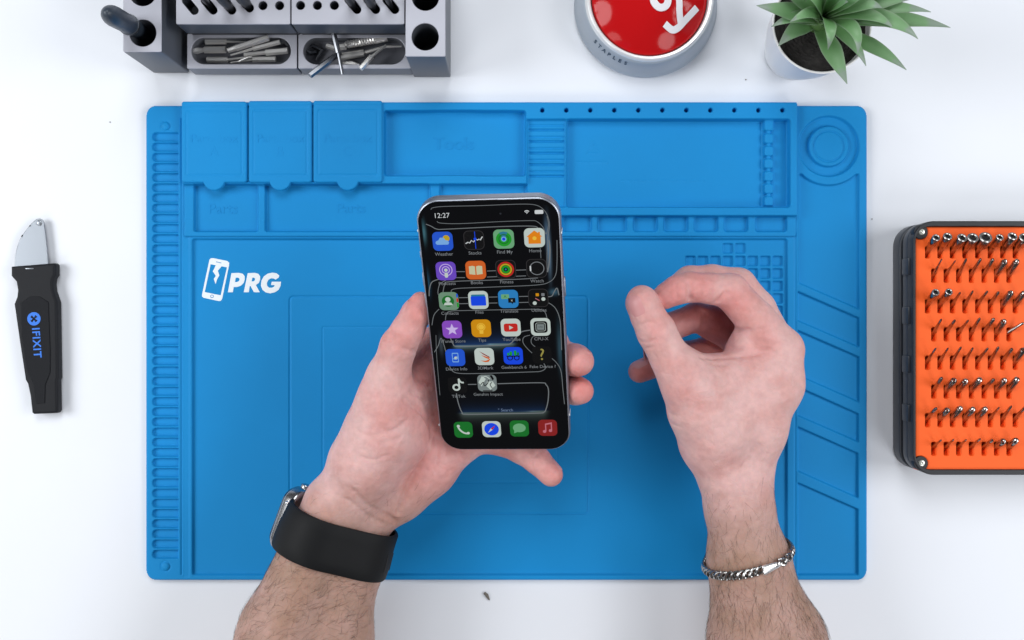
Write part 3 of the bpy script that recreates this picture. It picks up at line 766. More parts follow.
bitm = mat('polished_bit', (0.42, 0.385, 0.365), rough=0.14, metal=1.0)
sockm = mat('socket_steel', (0.80, 0.79, 0.77), rough=0.33, metal=1.0)
bitd = mat('bit_socket_black', (0.01, 0.01, 0.012), rough=0.5)
def make_bit(kind, r_, L):
    """meshes of one bit along +Z, origin where it leaves the insert; returns list (part, mesh, parentpart)"""
    out = []
    m = MB()
    if kind == 'socket':
        m.tube([(0, 0, -6), (0, 0, L * 0.35)], 1.9, n=6); m.lathe([(1.9, L * 0.33), (r_ * 0.97, L * 0.40), (r_, L - 0.6), (r_ - 0.25, L), (r_ * 0.62, L), (r_ * 0.60, L - 2.5)], 20)
        out.append(('shank', m, bitm)); m3 = MB(); m3.tube([((r_ * 0.82) * math.cos(t), (r_ * 0.82) * math.sin(t), L) for t in np.linspace(0, 2 * math.pi, 21)[:-1]], r_ * 0.2, n=6, closed=True); out.append(('socket_rim', m3, sockm)); m2 = MB(); m2.lathe([(0.05, L - 1.2), (r_ * 0.61, L - 1.2)], 16); out.append(('socket_hole', m2, bitd))
    elif kind == 'thick':
        m.tube([(0, 0, -6), (0, 0, L * 0.8), (0, 0, L * 0.86)], [2.0, 2.0, 1.6], n=14); out.append(('shank', m, bitm))
        m2 = MB(); m2.tube([(0, 0, L * 0.84), (0, 0, L * 0.95), (0, 0, L)], [r_, r_ * 0.9, r_ * 0.3], n=8); out.append(('tip', m2, bitm))
    else:
        m.tube([(0, 0, -6), (0, 0, 0.5), (0, 0, L * 0.52)], [1.7, 1.3, r_ * 1.15], n=14); out.append(('shank', m, bitm))
        m2 = MB(); m2.tube([(0, 0, L * 0.5), (0, 0, L * 0.93), (0, 0, L)], [r_ * 1.15, r_, r_ * 0.5], n=12); out.append(('tip', m2, bitm))
    return out
proto = {}
plan = {0: [('socket', 2.3), ('socket', 2.6), ('socket', 2.8), ('socket', 3.2), ('socket', 3.7), ('socket', 2.2), ('socket', 2.8), ('socket', 3.0), ('socket', 3.2)],
        1: [('thin', 0.5), ('thin', 0.5), ('thin', 0.8), ('thin', 0.9), ('thin', 1.1), ('thick', 1.3), ('thick', 1.6), None, ('thin', 1)],
        2: [('socket', 2.2), ('socket', 2.2), ('thin', 0.7), ('thin', 0.7), ('thin', 0.8), ('thin', 1.0), ('thick', 1.2), ('thick', 1.7), ('thick', 1.7)],
        3: [('thin', 0.7), ('thin', 0.9), ('thin', 0.7), ('thin', 0.9), ('thin', 1.1), ('thick', 1.4), ('thin', 0.8), None, ('thin', 1)],
        4: [('thin', 0.6), ('thin', 0.6), ('thin', 0.7), ('thin', 0.7), ('thin', 0.8), ('thin', 0.9), ('thin', 1.1), ('thick', 1.3), ('thick', 1.3)],
        5: [('thin', 1.1), ('thick', 1.2), ('thick', 1.5), ('thick', 1.8), ('thin', 1.1), ('thick', 1.4), ('thick', 1.8), None, ('thick', 1)],
        6: [('thin', 1.0), ('thick', 1.1), ('thick', 1.5), ('thick', 1.6), ('thick', 1.6), ('thin', 0.6), ('thin', 0.8), ('thin', 0.9), ('thin', 1)],
        7: [('thin', 0.6), ('thin', 0.6), ('thin', 0.6), ('thin', 0.7), ('thin', 1.0), ('thick', 1.3), ('thick', 1.6), None, ('thin', 1)]}
ordn = ['first', 'second', 'third', 'fourth', 'fifth', 'sixth', 'seventh', 'eighth', 'ninth', 'tenth']
rown = ['top', 'second', 'third', 'fourth', 'fifth', 'sixth', 'seventh', 'bottom']
look = {'socket': 'round steel socket bit', 'thin': 'slender steel bit', 'thick': 'thick steel bit'}
for r_, k, x, yc in slots:
    if k >= 8 or plan[r_][k] is None: continue
    kind, rad = plan[r_][k]
    L = {'socket': 12.5, 'thin': 12.5, 'thick': 12.0}[kind] + (0.5 if r_ in (1, 3, 4) else 0) - (1.5 if r_ == 7 else 0) - (3 if (r_, k) == (3, 6) else 0)
    key = (kind, rad, L)
    o = bpy.data.objects.new('screwdriver_bit', None); COL.objects.link(o); o.empty_display_size = 0.004
    tag(o, '%s, %s from the left in the %s row of the orange insert' % (look[kind], ordn[k], rown[r_]), 'screwdriver bit', 'bits standing in the orange insert')
    q = P(x + 0.7, yc - (6.0 if r_ else 4.0) , kpx - 0.5)
    q = P(x + 0.4, yc - (3.4 if r_ else 1.6), kpx - 1.0)
    o.location = q * S
    o.rotation_euler = Euler((R(-(33 if r_ < 7 else 24) + rnd.uniform(-4, 4)), R(rnd.uniform(-2, 5) + (10 if (r_, k) in ((3, 6),) else 0)), 0))
    if (r_, k) == (3, 6): o.rotation_euler = Euler((R(-30), R(35), 0))
    if key not in proto:
        proto[key] = [(nm, mm.build(nm, ma, o, world=False)) for nm, mm, ma in make_bit(kind, rad, L)]
        continue
    for nm, po in proto[key]:
        c = po.copy(); COL.objects.link(c); c.parent = o

# ================================================================== SPECKS ON THE TABLE
dirt = mat('crumb', (0.16, 0.145, 0.125), rough=0.9)
m = MB(); m.tube([P(484.6, 593.2, 0.9), P(486.8, 595.0, 1.1), P(488.2, 597.6, 0.9), P(489.4, 600.0, 0.8)], [0.6, 1.1, 0.8, 0.4], n=7); m.ball(P(485.2, 593.6, 0.8), 1.0, sub=2)
tag(m.build('crumb', dirt), 'small dark curled crumb on the white table below the mat', 'crumb')
m = MB(); m.ball(P(745.8, 79.6, 0.3), 0.42, sub=2); tag(m.build('speck', dirt), 'tiny dark speck on the table between the red button and the potted plant', 'speck', 'specks of dirt on the table')
m = MB(); m.ball(P(110, 122, 0.3), 0.36, sub=2); tag(m.build('speck', dirt), 'tiny dark speck on the table left of the mat\'s top left corner', 'speck', 'specks of dirt on the table')
m = MB(); m.ball(P(872, 219, 0.3), 0.36, sub=2); tag(m.build('speck', dirt), 'tiny dark speck on the table between the mat and the bit case', 'speck', 'specks of dirt on the table')
# ================================================================== PHONE
ploc = Vector((-8.03, -6.34, 103.7)); prot = Euler((R(26.75), R(-6.13), R(0.92)))
PM = Matrix.Translation(ploc) @ prot.to_matrix().to_4x4(); PMi = PM.inverted()
phone = thing('phone', 'smartphone with black lit home screen full of app icons, held in the left hand', 'phone', ploc, prot, keep=False)
def uv(px, py):
    o = Vector((0, 0, H)); d = P(px, py, 0) - o
    a = PMi @ o; b = PMi.to_3x3() @ d; t = -a.z / b.z; q = a + b * t
    return q.x, q.y
PWh, PHh = 36.4, 74.5
frame_m = mat('phone_aluminium', (0.34, 0.37, 0.43), rough=0.38, metal=0.9)
glass = mat('black_glass', (0.002, 0.0022, 0.003), rough=0.05, spec=0.5)
def sup(hw, hh, r): return rr(-hw, -hh, hw, hh, r, 14)
m = MB(); m.prism([sup(PWh, PHh, 11.8)], -7.9, -0.1, bev=1.5, bres=4); m.build('frame', frame_m, phone, world=False)
m = MB(); m.prism([sup(PWh - 0.9, PHh - 0.9, 11.0)], -0.6, 0.12, bev=0.12, bres=1); m.build('bezel_glass', glass, phone, world=False)
# lit display: black with faint blue-green glows inside the drawn pockets
dm = bpy.data.materials.new('display'); dm.use_nodes = True; nt = dm.node_tree; b = nt.nodes['Principled BSDF']
b.inputs['Base Color'].default_value = (0.002, 0.0022, 0.003, 1); b.inputs['Roughness'].default_value = 0.05
at = nt.nodes.new('ShaderNodeAttribute'); at.attribute_name = 'glow'
nt.links.new(at.outputs['Color'], b.inputs['Emission Color']); b.inputs['Emission Strength'].default_value = 1.0
nx, ny = 90, 190
us_ = np.linspace(-PWh + 2.6, PWh - 2.6, nx); vs_ = np.linspace(-PHh + 2.6, PHh - 2.6, ny)
U, V = np.meshgrid(us_, vs_)
dd = np.hypot(np.maximum(np.abs(U) - (PWh - 2.6 - 9.5), 0), np.maximum(np.abs(V) - (PHh - 2.6 - 9.5), 0)) - 9.5
glow = np.zeros(U.shape + (4,)); glow[..., 3] = 1
def band(x0, y0, x1, y1, col, up, dn, amp):
    a = uv(x0, y0); c = uv(x1, y1)
    yv = a[1] + (c[1] - a[1]) * (U - a[0]) / (c[0] - a[0])
    dy = V - yv
    e = np.where(dy >= 0, np.exp(-np.clip(dy, 0, 99) / up), np.exp(-np.clip(-dy, 0, 99) / dn)) * (1 / (1 + np.exp(-(U - a[0]) * 1.5))) * (1 / (1 + np.exp((U - c[0]) * 1.5)))
    for i in range(3): glow[..., i] += amp * e * col[i]
band(455, 346.0, 514, 343, (0.007, 0.03, 0.10), 3.0, 0.05, 1.0)
band(455, 346.0, 514, 343, (0.12, 0.20, 0.22), 0.05, 1.2, 1.0)
band(461, 413, 546, 411, (0.004, 0.018, 0.055), 2.6, 0.05, 1.0)
band(461, 413, 546, 411, (0.07, 0.10, 0.09), 0.05, 2.2, 1.0)
def blob(px, py, rx, ry, col):
    a = uv(px, py); e = np.exp(-((U - a[0]) / rx) ** 2 - ((V - a[1]) / ry) ** 2)
    for i in range(3): glow[..., i] += e * col[i]
blob(424, 232, 0.9, 5, (0.04, 0.12, 0.15)); blob(549, 250, 0.8, 12, (0.10, 0.17, 0.25)); blob(546, 232, 0.8, 7, (0.03, 0.06, 0.1))
blob(560, 348, 1.2, 12, (0.02, 0.05, 0.07)); blob(428, 283, 1.0, 6, (0.01, 0.05, 0.09)); blob(554, 292, 2.2, 1.6, (0.03, 0.08, 0.12)); blob(441, 345, 1.0, 5, (0.03, 0.04, 0.05))
idx = np.arange(nx * ny).reshape(ny, nx)
kf = (dd[:-1, :-1] < 0.4) & (dd[1:, 1:] < 0.4) & (dd[1:, :-1] < 0.4) & (dd[:-1, 1:] < 0.4)
q = np.stack([idx[:-1, :-1], idx[:-1, 1:], idx[1:, 1:], idx[1:, :-1]], -1)[kf]
co = np.stack([U, V, np.full(U.shape, 0.14)], -1).reshape(-1, 3) * S
disp = npmesh('display', co, q, dm, phone, {'glow': glow.reshape(-1, 4)})
# side keys, aerial lines, speaker slit
m = MB(); m.box((PWh + 0.1, 24, -4), (1.2, 11, 2.6), 0.5); m.build('side_button', frame_m, phone, world=False)
for y, l in ((44, 4), (30, 8), (18, 8)):
    m = MB(); m.box((-PWh - 0.1, y, -4), (1.2, l, 2.6), 0.5); m.build('side_button', frame_m, phone, world=False)
aer = mat('aerial_line', (0.75, 0.78, 0.8), rough=0.5)
for sx, y in ((-1, -58), (1, -52), (-1, 58), (1, 55)):
    m = MB(); m.box((sx * (PWh - 0.05), y, -3.6), (0.5, 1.0, 6.2), 0.1); m.build('aerial_line', aer, phone, world=False)
m = MB(); m.box((0, PHh - 0.75, 0.1), (11, 0.45, 0.12), 0.05); m.build('earpiece_slit', blk, phone, world=False)

def em(name, c, k=0.8):
    l = lin(c); return mat('lit_' + name, tuple(v * 0.05 for v in l[:3]), rough=0.25, emis=k, emcol=l)
E_white = em('white', (205, 210, 212)); E_grey = em('grey', (120, 124, 128)); E_line = em('line', (112, 117, 120))
# wallpaper lines
m = MB()
def wl(pts, w=0.42, n=6):
    path = smoothpath([uv(*p) + (0,) for p in pts], n=n)
    L, Rr = ribbon([(p[0], p[1]) for p in path], w)
    k = len(L); m.add([(x, y, 0.165) for x, y in L] + [(x, y, 0.165) for x, y in Rr], [(i, k + i, k + i + 1, i + 1) for i in range(k - 1)], 0, False)
wl([(426, 224), (431, 226), (437, 229), (447, 229), (500, 226.5), (532, 226), (538, 228)])
wl([(437, 221.2), (441, 223), (460, 223.5), (500, 221.5), (530, 220.5), (537, 221.5), (543, 227), (546, 234), (548.5, 225), (547, 216)], 0.3)
wl([(431, 209.5), (433, 207.6), (445, 206.3), (480, 205.5), (520, 204), (536, 205), (544, 210), (548, 217), (549.5, 226), (547.5, 240), (547, 262), (547.6, 272)], 0.3)
wl([(557, 240), (557, 262), (555.5, 275), (549, 282), (535, 285), (490, 287), (456, 288.5), (451, 292)], 0.35)
wl([(540.3, 248), (541, 258)], 0.3); wl([(549, 240), (550, 250), (549, 264), (547.5, 272)], 0.7)
for y in (271.5, 277.5):
    wl([(456, y), (465, y)], 0.4); wl([(487, y - .6), (497, y - 1)], 0.4); wl([(516, y - 1.4), (526, y - 1.8)], 0.4)
wl([(538, 277.8), (520, 279), (490, 280), (450, 281.5), (445, 284), (443, 292)], 0.4)
wl([(439, 279), (432, 282), (429.5, 289), (429.2, 296)], 0.5)
wl([(446, 280), (440, 284), (438, 291), (438.5, 295)], 0.35)
for y in (297.6, 303.6):
    wl([(459, y), (468.5, y - .2)], 0.4); wl([(489, y - .6), (497.5, y - .8)], 0.4); wl([(519, y - 1.2), (534, y - 1.6)], 0.4)
wl([(541, 296.4), (551, 296.3), (554, 292), (557, 288), (559, 295)], 0.5)
wl([(541, 302), (549, 303), (556, 309), (560, 320), (561, 335), (561.6, 350)], 0.4)
wl([(439, 309), (434, 315), (432, 325)], 0.35); wl([(445.5, 320), (446.5, 314), (451, 311), (470, 310.3), (520, 309.3), (540, 309.3), (545, 312), (547, 318)], 0.35)
wl([(434.5, 352), (438.5, 345), (441, 338), (444, 345), (446, 352), (449, 362), (451, 369), (458, 373), (480, 373.3), (530, 371.8), (541, 371), (545.6, 367.5), (543, 362)], 0.4)
wl([(450.5, 338), (453, 343.5), (457, 346.2), (480, 345.8), (505, 344.8), (511, 343), (515, 338.5), (521, 332), (530, 330)], 0.55)
wl([(534, 354.5), (527, 348), (523, 342), (524, 337), (530, 335)], 0.35); wl([(537, 348), (531.5, 343), (532.5, 337), (540, 334.5)], 0.35)
wl([(550, 357), (556, 362), (561, 371), (563, 390), (564.5, 404)], 0.35)
wl([(468, 384.3), (476.5, 384.2)], 0.5); wl([(497.5, 383.6), (540, 382.6), (546, 384.5), (548.5, 390), (548, 401), (546, 409), (544, 412), (538, 413), (500, 413.6), (466, 414.2), (462, 412), (459, 405), (457, 397), (456.4, 392)], 0.55)
wl([(436, 335), (436.5, 352), (438, 372), (440, 395)], 0.25)
m.build('wallpaper_line', E_line, phone, world=False)

# status bar
m = MB(); a = uv(441.6, 215.6); m.text('12:27', 3.7, 0.19, off=0.0, at=a)
sb = m.build('clock_readout', E_white, phone, world=False)
m = MB(); a = uv(526.8, 212)
for r0, r1 in ((0.0, 0.45), (0.75, 1.15), (1.45, 1.9)):
    pts = [(a[0] + r1 * math.cos(R(t)), a[1] - 0.9 + r1 * math.sin(R(t))) for t in range(48, 133, 7)] + [(a[0] + r0 * math.cos(R(t)), a[1] - 0.9 + r0 * math.sin(R(t))) for t in range(132, 47, -7)]
    if r0 == 0: pts = pts[:-12]
    m.prism([pts], 0.18, 0.2)
m.build('signal_symbol', E_white, phone, world=False)
m = MB(); a = uv(539, 211.8); m.prism([rr(a[0] - 2.15, a[1] - 1.05, a[0] + 2.15, a[1] + 1.05, 0.6, 4)], 0.18, 0.2); m.build('battery_symbol', E_white, phone, world=False)
m = MB(); a = uv(500.5, 213.5); m.prism([circ(a[0], a[1], 0.5, 16)], 0.17, 0.19); m.build('front_camera', em('lens', (40, 44, 50)), phone, world=False)

IC = 5.2
def icon(px, py, tile, label, caption, glyphs, ring=None):
    u, v = uv(px, py)
    mt = tile
    m = MB(); m.prism([rr(u - IC, v - IC, u + IC, v + IC, 2.6, 8)], 0.17, 0.21)
    if ring: m.prism([rr(u - IC, v - IC, u + IC, v + IC, 2.6, 8), rr(u - IC + .35, v - IC + .35, u + IC - .35, v + IC - .35, 2.3, 8)], 0.211, 0.215, mi=1)
    o = m.build('app_icon', [mt] + ([ring] if ring else []), phone, world=False)
    o['label'] = label
    if glyphs:
        mats = []; m = MB()
        for i, (ma, fn) in enumerate(glyphs):
            if ma not in mats: mats.append(ma)
            z = 0.216 + 0.006 * i
            fn(m, u, v, z, mats.index(ma))
        m.build('icon_symbol', mats, o, world=False)
    if caption:
        m = MB(); m.text(caption, 2.55, 0.19, at=(u, v - IC - 1.9), off=0.015); m.build('icon_caption', E_grey, o, world=False)
    return o
k_ = IC
def g_c(x, y, r, sy=1.0): return lambda m, u, v, z, mi: m.prism([circ(u + x * k_, v + y * k_, r * k_, 28, sy)], z, z + .003, mi=mi)
def g_ring(x, y, r, r2): return lambda m, u, v, z, mi: m.prism([circ(u + x * k_, v + y * k_, r * k_, 32), circ(u + x * k_, v + y * k_, r2 * k_, 32)], z, z + .003, mi=mi)
def g_p(pts): return lambda m, u, v, z, mi: m.prism([[(u + x * k_, v + y * k_) for x, y in pts]], z, z + .003, mi=mi)
def g_r(x0, y0, x1, y1, r=0.1): return lambda m, u, v, z, mi: m.prism([rr(u + x0 * k_, v + y0 * k_, u + x1 * k_, v + y1 * k_, r * k_, 4)], z, z + .003, mi=mi)
def g_l(pts, w, sm=True):
    def f(m, u, v, z, mi):
        path = smoothpath([(u + x * k_, v + y * k_, 0) for x, y in pts], n=6) if sm else [Vector((u + x * k_, v + y * k_, 0)) for x, y in pts]
        L, Rr = ribbon([(p[0], p[1]) for p in path], w * k_); k = len(L)
        m.add([(x, y, z) for x, y in L] + [(x, y, z) for x, y in Rr], [(i, k + i, k + i + 1, i + 1) for i in range(k - 1)], mi, False)
    return f
def g_t(s, size, x=0, y=0, off=0.0): return lambda m, u, v, z, mi: m.text(s, size * k_, z, mi=mi, at=(u + x * k_, v + y * k_), off=off)
B1 = em('blue_tile', (32, 84, 205)); LB = em('light_blue', (120, 170, 225)); YE = em('yellow', (190, 160, 30)); DK = em('near_black', (10, 10, 12)); DR = em('dark_edge', (48, 46, 48))
GR = em('green', (28, 150, 40)); GR2 = em('deep_green', (22, 110, 40)); PALEG = em('pale_green', (105, 165, 120)); WH = em('paper_white', (190, 202, 196)); OR = em('orange', (225, 130, 20)); OR2 = em('orange_tile', (205, 95, 35))
PU = em('purple', (105, 70, 190)); PU2 = em('violet', (135, 75, 190)); LPU = em('lilac', (200, 180, 230)); BK = em('book', (195, 195, 160)); RE = em('red', (190, 38, 32)); RE2 = em('dark_red', (135, 32, 32)); SG = em('sage', (108, 142, 118))
TEAL = em('teal_tile', (40, 125, 190)); AM = em('amber', (205, 140, 10)); GO = em('gold', (232, 185, 60)); CY = em('cyan', (40, 120, 150)); BR = em('bright_blue', (20, 70, 225)); PK = em('pink', (190, 110, 125)); MG = em('mid_grey', (120, 130, 130))
cloud = g_p([(-.6, -.35), (.5, -.35), (.62, -.15), (.5, .08), (.3, .1), (.1, .38), (-.25, .4), (-.42, .12), (-.66, .02), (-.74, -.18)])
rows_y = [(442.8, 241.2), (475, 240.0), (503.6, 238.9), (534.5, 237.8)]
icon(442.8, 241.2, B1, 'blue app icon with white cloud and yellow sun', 'Weather', [(YE, g_c(.36, .3, .34)), (LB, cloud)])
icon(474.0, 240.0, DK, 'black app icon with a white zigzag line', 'Stocks', [(E_white, g_l([(-.85, -.35), (-.6, -.2), (-.45, -.3), (-.25, -.02), (-.05, -.2), (.15, .12), (.35, .0), (.5, .1), (.62, 0), (.85, .35)], .1, False)), (BR, g_l([(.12, -.9), (.12, .9)], .07, False)), (BR, g_c(.12, .12, .15))], DR)
icon(503.8, 238.9, PALEG, 'pale green app icon with green target rings', 'Find My', [(GR, g_c(0, 0, .76)), (CY, g_p([(-.1, .05), (.1, .05), (.4, .7), (0, .8), (-.4, .7)])), (GR2, g_ring(0, 0, .52, .42)), (LB, g_c(0, 0, .26)), (BR, g_c(0, 0, .16))])
icon(534.5, 237.6, WH, 'white app icon with an orange house', 'Home', [(OR, g_p([(-.6, -.62), (.6, -.62), (.6, .1), (.75, .1), (.55, .3), (.55, .6), (.38, .6), (.38, .48), (0, .76), (-.78, .1), (-.6, .1)])), (GO, g_c(0, -.05, .2))])
icon(446.0, 270.9, PU, 'purple app icon with a white broadcasting figure', 'Podcasts', [(LPU, g_ring(0, .12, .66, .58)), (LPU, g_ring(0, .12, .4, .32)), (WH, g_c(0, .1, .18)), (WH, g_r(-.17, -.72, .17, -.16, .15))])
icon(475.8, 270.0, OR2, 'orange app icon with an open white book', 'Books', [(BK, g_p([(-.66, -.42), (-.06, -.5), (-.06, .4), (-.3, .48), (-.66, .42)])), (BK, g_p([(.66, -.42), (.06, -.5), (.06, .4), (.3, .48), (.66, .42)]))])
icon(505.8, 269.2, DK, 'black app icon with red, yellow and green rings', 'Fitness', [(RE, g_ring(0, 0, .82, .66)), (YE, g_ring(0, 0, .62, .46)), (GR, g_ring(0, 0, .42, .22)), (CY, g_c(0, 0, .1))], DR)
icon(536.5, 268.2, DK, 'black app icon with a grey outline of a round watch', 'Watch', [(E_grey, g_ring(.05, 0, .72, .64)), (E_white, g_r(-.66, -.28, -.52, .28, .06))], DR)
icon(448.8, 301.0, SG, 'grey green app icon with a white head and shoulders', 'Contacts', [(GR2, g_c(-.08, 0, .62)), (WH, g_c(-.08, .18, .27)), (WH, g_p([(-.55, -.45), (.4, -.45), (.25, -.18), (-.08, -.1), (-.42, -.18)])), (B1, g_r(.8, .4, .97, .8, .05)), (RE, g_r(.8, -.1, .97, .3, .05)), (GR, g_r(.8, -.7, .97, -.2, .05))])
icon(478.4, 299.9, WH, 'white app icon with a blue folder', 'Files', [(CY, g_r(-.7, .3, .7, .62, .1)), (BR, g_r(-.76, -.62, .76, .42, .12))])
icon(508.3, 298.8, TEAL, 'teal blue app icon with two speech boxes', 'Translate', [(PALEG, g_r(-.7, .0, .1, .52, .08)), (DK, g_p([(-.02, -.42), (.28, -.42), (.4, -.6), (.45, -.42), (.7, -.42), (.7, .1), (-.02, .1)])), (GR2, g_t('A', .42, -.3, .26)), (WH, g_t('x', .42, .34, -.14))])
icon(538.3, 297.8, DK, 'black folder icon holding small coloured squares', 'Utilities', [(AM, g_r(-.24, .2, .08, .52, .05)), (E_grey, g_r(.32, .2, .64, .52, .05)), (PK, g_l([(-.3, -.02), (.1, -.28)], .08, False)), (WH, g_c(.5, -.12, .2)), (WH, g_c(-.38, -.56, .2))], DR)
star = [(0.7 * (1 if i % 2 == 0 else .42) * math.sin(R(36 * i)), 0.7 * (1 if i % 2 == 0 else .42) * math.cos(R(36 * i)) - .03) for i in range(10)]
icon(452.2, 329.3, PU2, 'violet app icon with a pale five pointed star', 'iTunes Store', [(LPU, g_p(star))])
icon(481.2, 328.2, AM, 'amber app icon with a light bulb', 'Tips', [(GO, g_c(0, .16, .44)), (GO, g_r(-.2, -.62, .2, -.1, .08)), (AM, g_ring(0, .16, .36, .3))])
icon(510.8, 327.4, WH, 'white app icon with a red rounded box and a play triangle', 'YouTube', [(RE, g_r(-.7, -.46, .7, .46, .22)), (WH, g_p([(-.16, -.24), (.26, 0), (-.16, .24)]))])
icon(540.6, 326.8, WH, 'white app icon with a black chip outline', 'CPU-X', [(DK, g_r(-.7, -.66, .7, .66, .3)), (WH, g_r(-.5, -.48, .5, .48, .2)), (DK, g_r(-.46, -.44, .46, .44, .18)), (MG, g_r(-.36, -.32, .36, .32, .05)), (DK, g_t('CPU', .24, 0, 0))])
icon(455.4, 357.4, B1, 'blue app icon with an outlined phone', 'Device Info', [(LB, g_r(-.34, -.56, .34, .56, .1)), (B1, g_r(-.26, -.44, .26, .44, .04)), (WH, g_c(.05, -.05, .18)), (LB, g_l([(-.25, -.1), (.05, -.2), (.3, .2)], .08))])
icon(484.4, 356.4, WH, 'pale app icon with orange and dark swept strokes', '3DMark', [(RE2, g_p([(-.5, .65), (.5, .0), (.62, -.2), (-.1, .25)])), (OR2, g_p([(-.35, .2), (.45, -.1), (.55, -.35), (.1, -.15)])), (OR2, g_p([(-.45, -.45), (.1, -.5), (.62, -.25), (.4, -.62), (.05, -.66)])), ])
icon(513.2, 355.6, BR, 'bright blue app icon with green blocks and dark glasses', 'Geekbench 6', [(GR, g_r(-.6, .05, -.4, .35, .02)), (GR, g_r(-.35, .05, -.1, .5, .02)), (GR, g_r(.1, .05, .35, .6, .02)), (GR2, g_r(.4, .05, .62, .4, .02)), (DK, g_ring(-.33, -.24, .3, .2)), (DK, g_ring(.35, -.24, .3, .2)), (DK, g_r(-.7, -.1, .7, .02, .02))])
icon(542.0, 354.8, DK, 'black app icon with a yellow question mark', 'Fake Device ?', [(em('khaki', (150, 142, 70)), g_t('?', 1.9, 0, 0))])
icon(457.6, 385.0, DK, 'black app icon with a white musical note shape', 'TikTok', [(WH, g_ring(-.14, -.26, .42, .22)), (WH, g_r(.08, -.3, .26, .78, .04)), (WH, g_l([(.17, .78), (.28, .5), (.44, .34), (.68, .3)], .18))])
icon(487.2, 382.9, MG, 'grey and white mottled app icon', 'Genshin Impact', [(WH, g_p([(-.9, .1), (-.5, .85), (-.1, .5), (-.35, .1), (-.6, -.4)])), (DK, g_p([(.3, .9), (.55, .95), (.75, .5), (.6, .3)])), (WH, g_p([(0, .2), (.6, .2), (.85, -.3), (.3, -.8), (-.1, -.4)])), (DK, g_l([(-.7, -.2), (-.4, .1), (-.3, -.3), (0, -.1), (.2, .4)], .09)), (DK, g_l([(.5, .1), (.3, -.2), (.5, -.6)], .08)), (WH, g_l([(-.6, .6), (-.1, .8), (.3, .5)], .1)), (DR, g_r(-.5, -.98, .5, -.86, .02))])
icon(463.4, 429.6, GR2, 'green app icon with a white telephone handset', None, [(WH, g_l([(-.48, .52), (-.5, .25), (-.25, -.15), (.12, -.42), (.5, -.48)], .2)), (WH, g_c(-.5, .46, .17)), (WH, g_c(.5, -.42, .16))])
icon(491.6, 429.0, WH, 'white app icon with a blue compass', None, [(BR, g_c(0, 0, .78)), (WH, g_p([(-.42, -.46), (.1, -.08), (-.08, .1)])), (RE, g_p([(.42, .46), (.1, -.08), (-.08, .1)]))])
icon(519.4, 428.3, GR2, 'green app icon with a pale speech bubble', None, [(PALEG, g_c(0, .08, .68, .8)), (PALEG, g_p([(-.55, -.2), (-.6, -.6), (-.2, -.42)]))])
icon(547.7, 427.6, RE2, 'dark red app icon with a pink double note', None, [(PK, g_c(-.35, -.45, .18)), (PK, g_c(.28, -.35, .18)), (PK, g_r(-.27, -.45, -.15, .45, .02)), (PK, g_r(.34, -.35, .46, .6, .02)), (PK, g_p([(-.27, .35), (.46, .5), (.46, .68), (-.27, .52)]))])
m = MB(); a = uv(505.5, 410.0); m.text('\u00b0 Search', 2.5, 0.19, at=a); m.build('search_caption', em('search', (110, 130, 160)), phone, world=False)

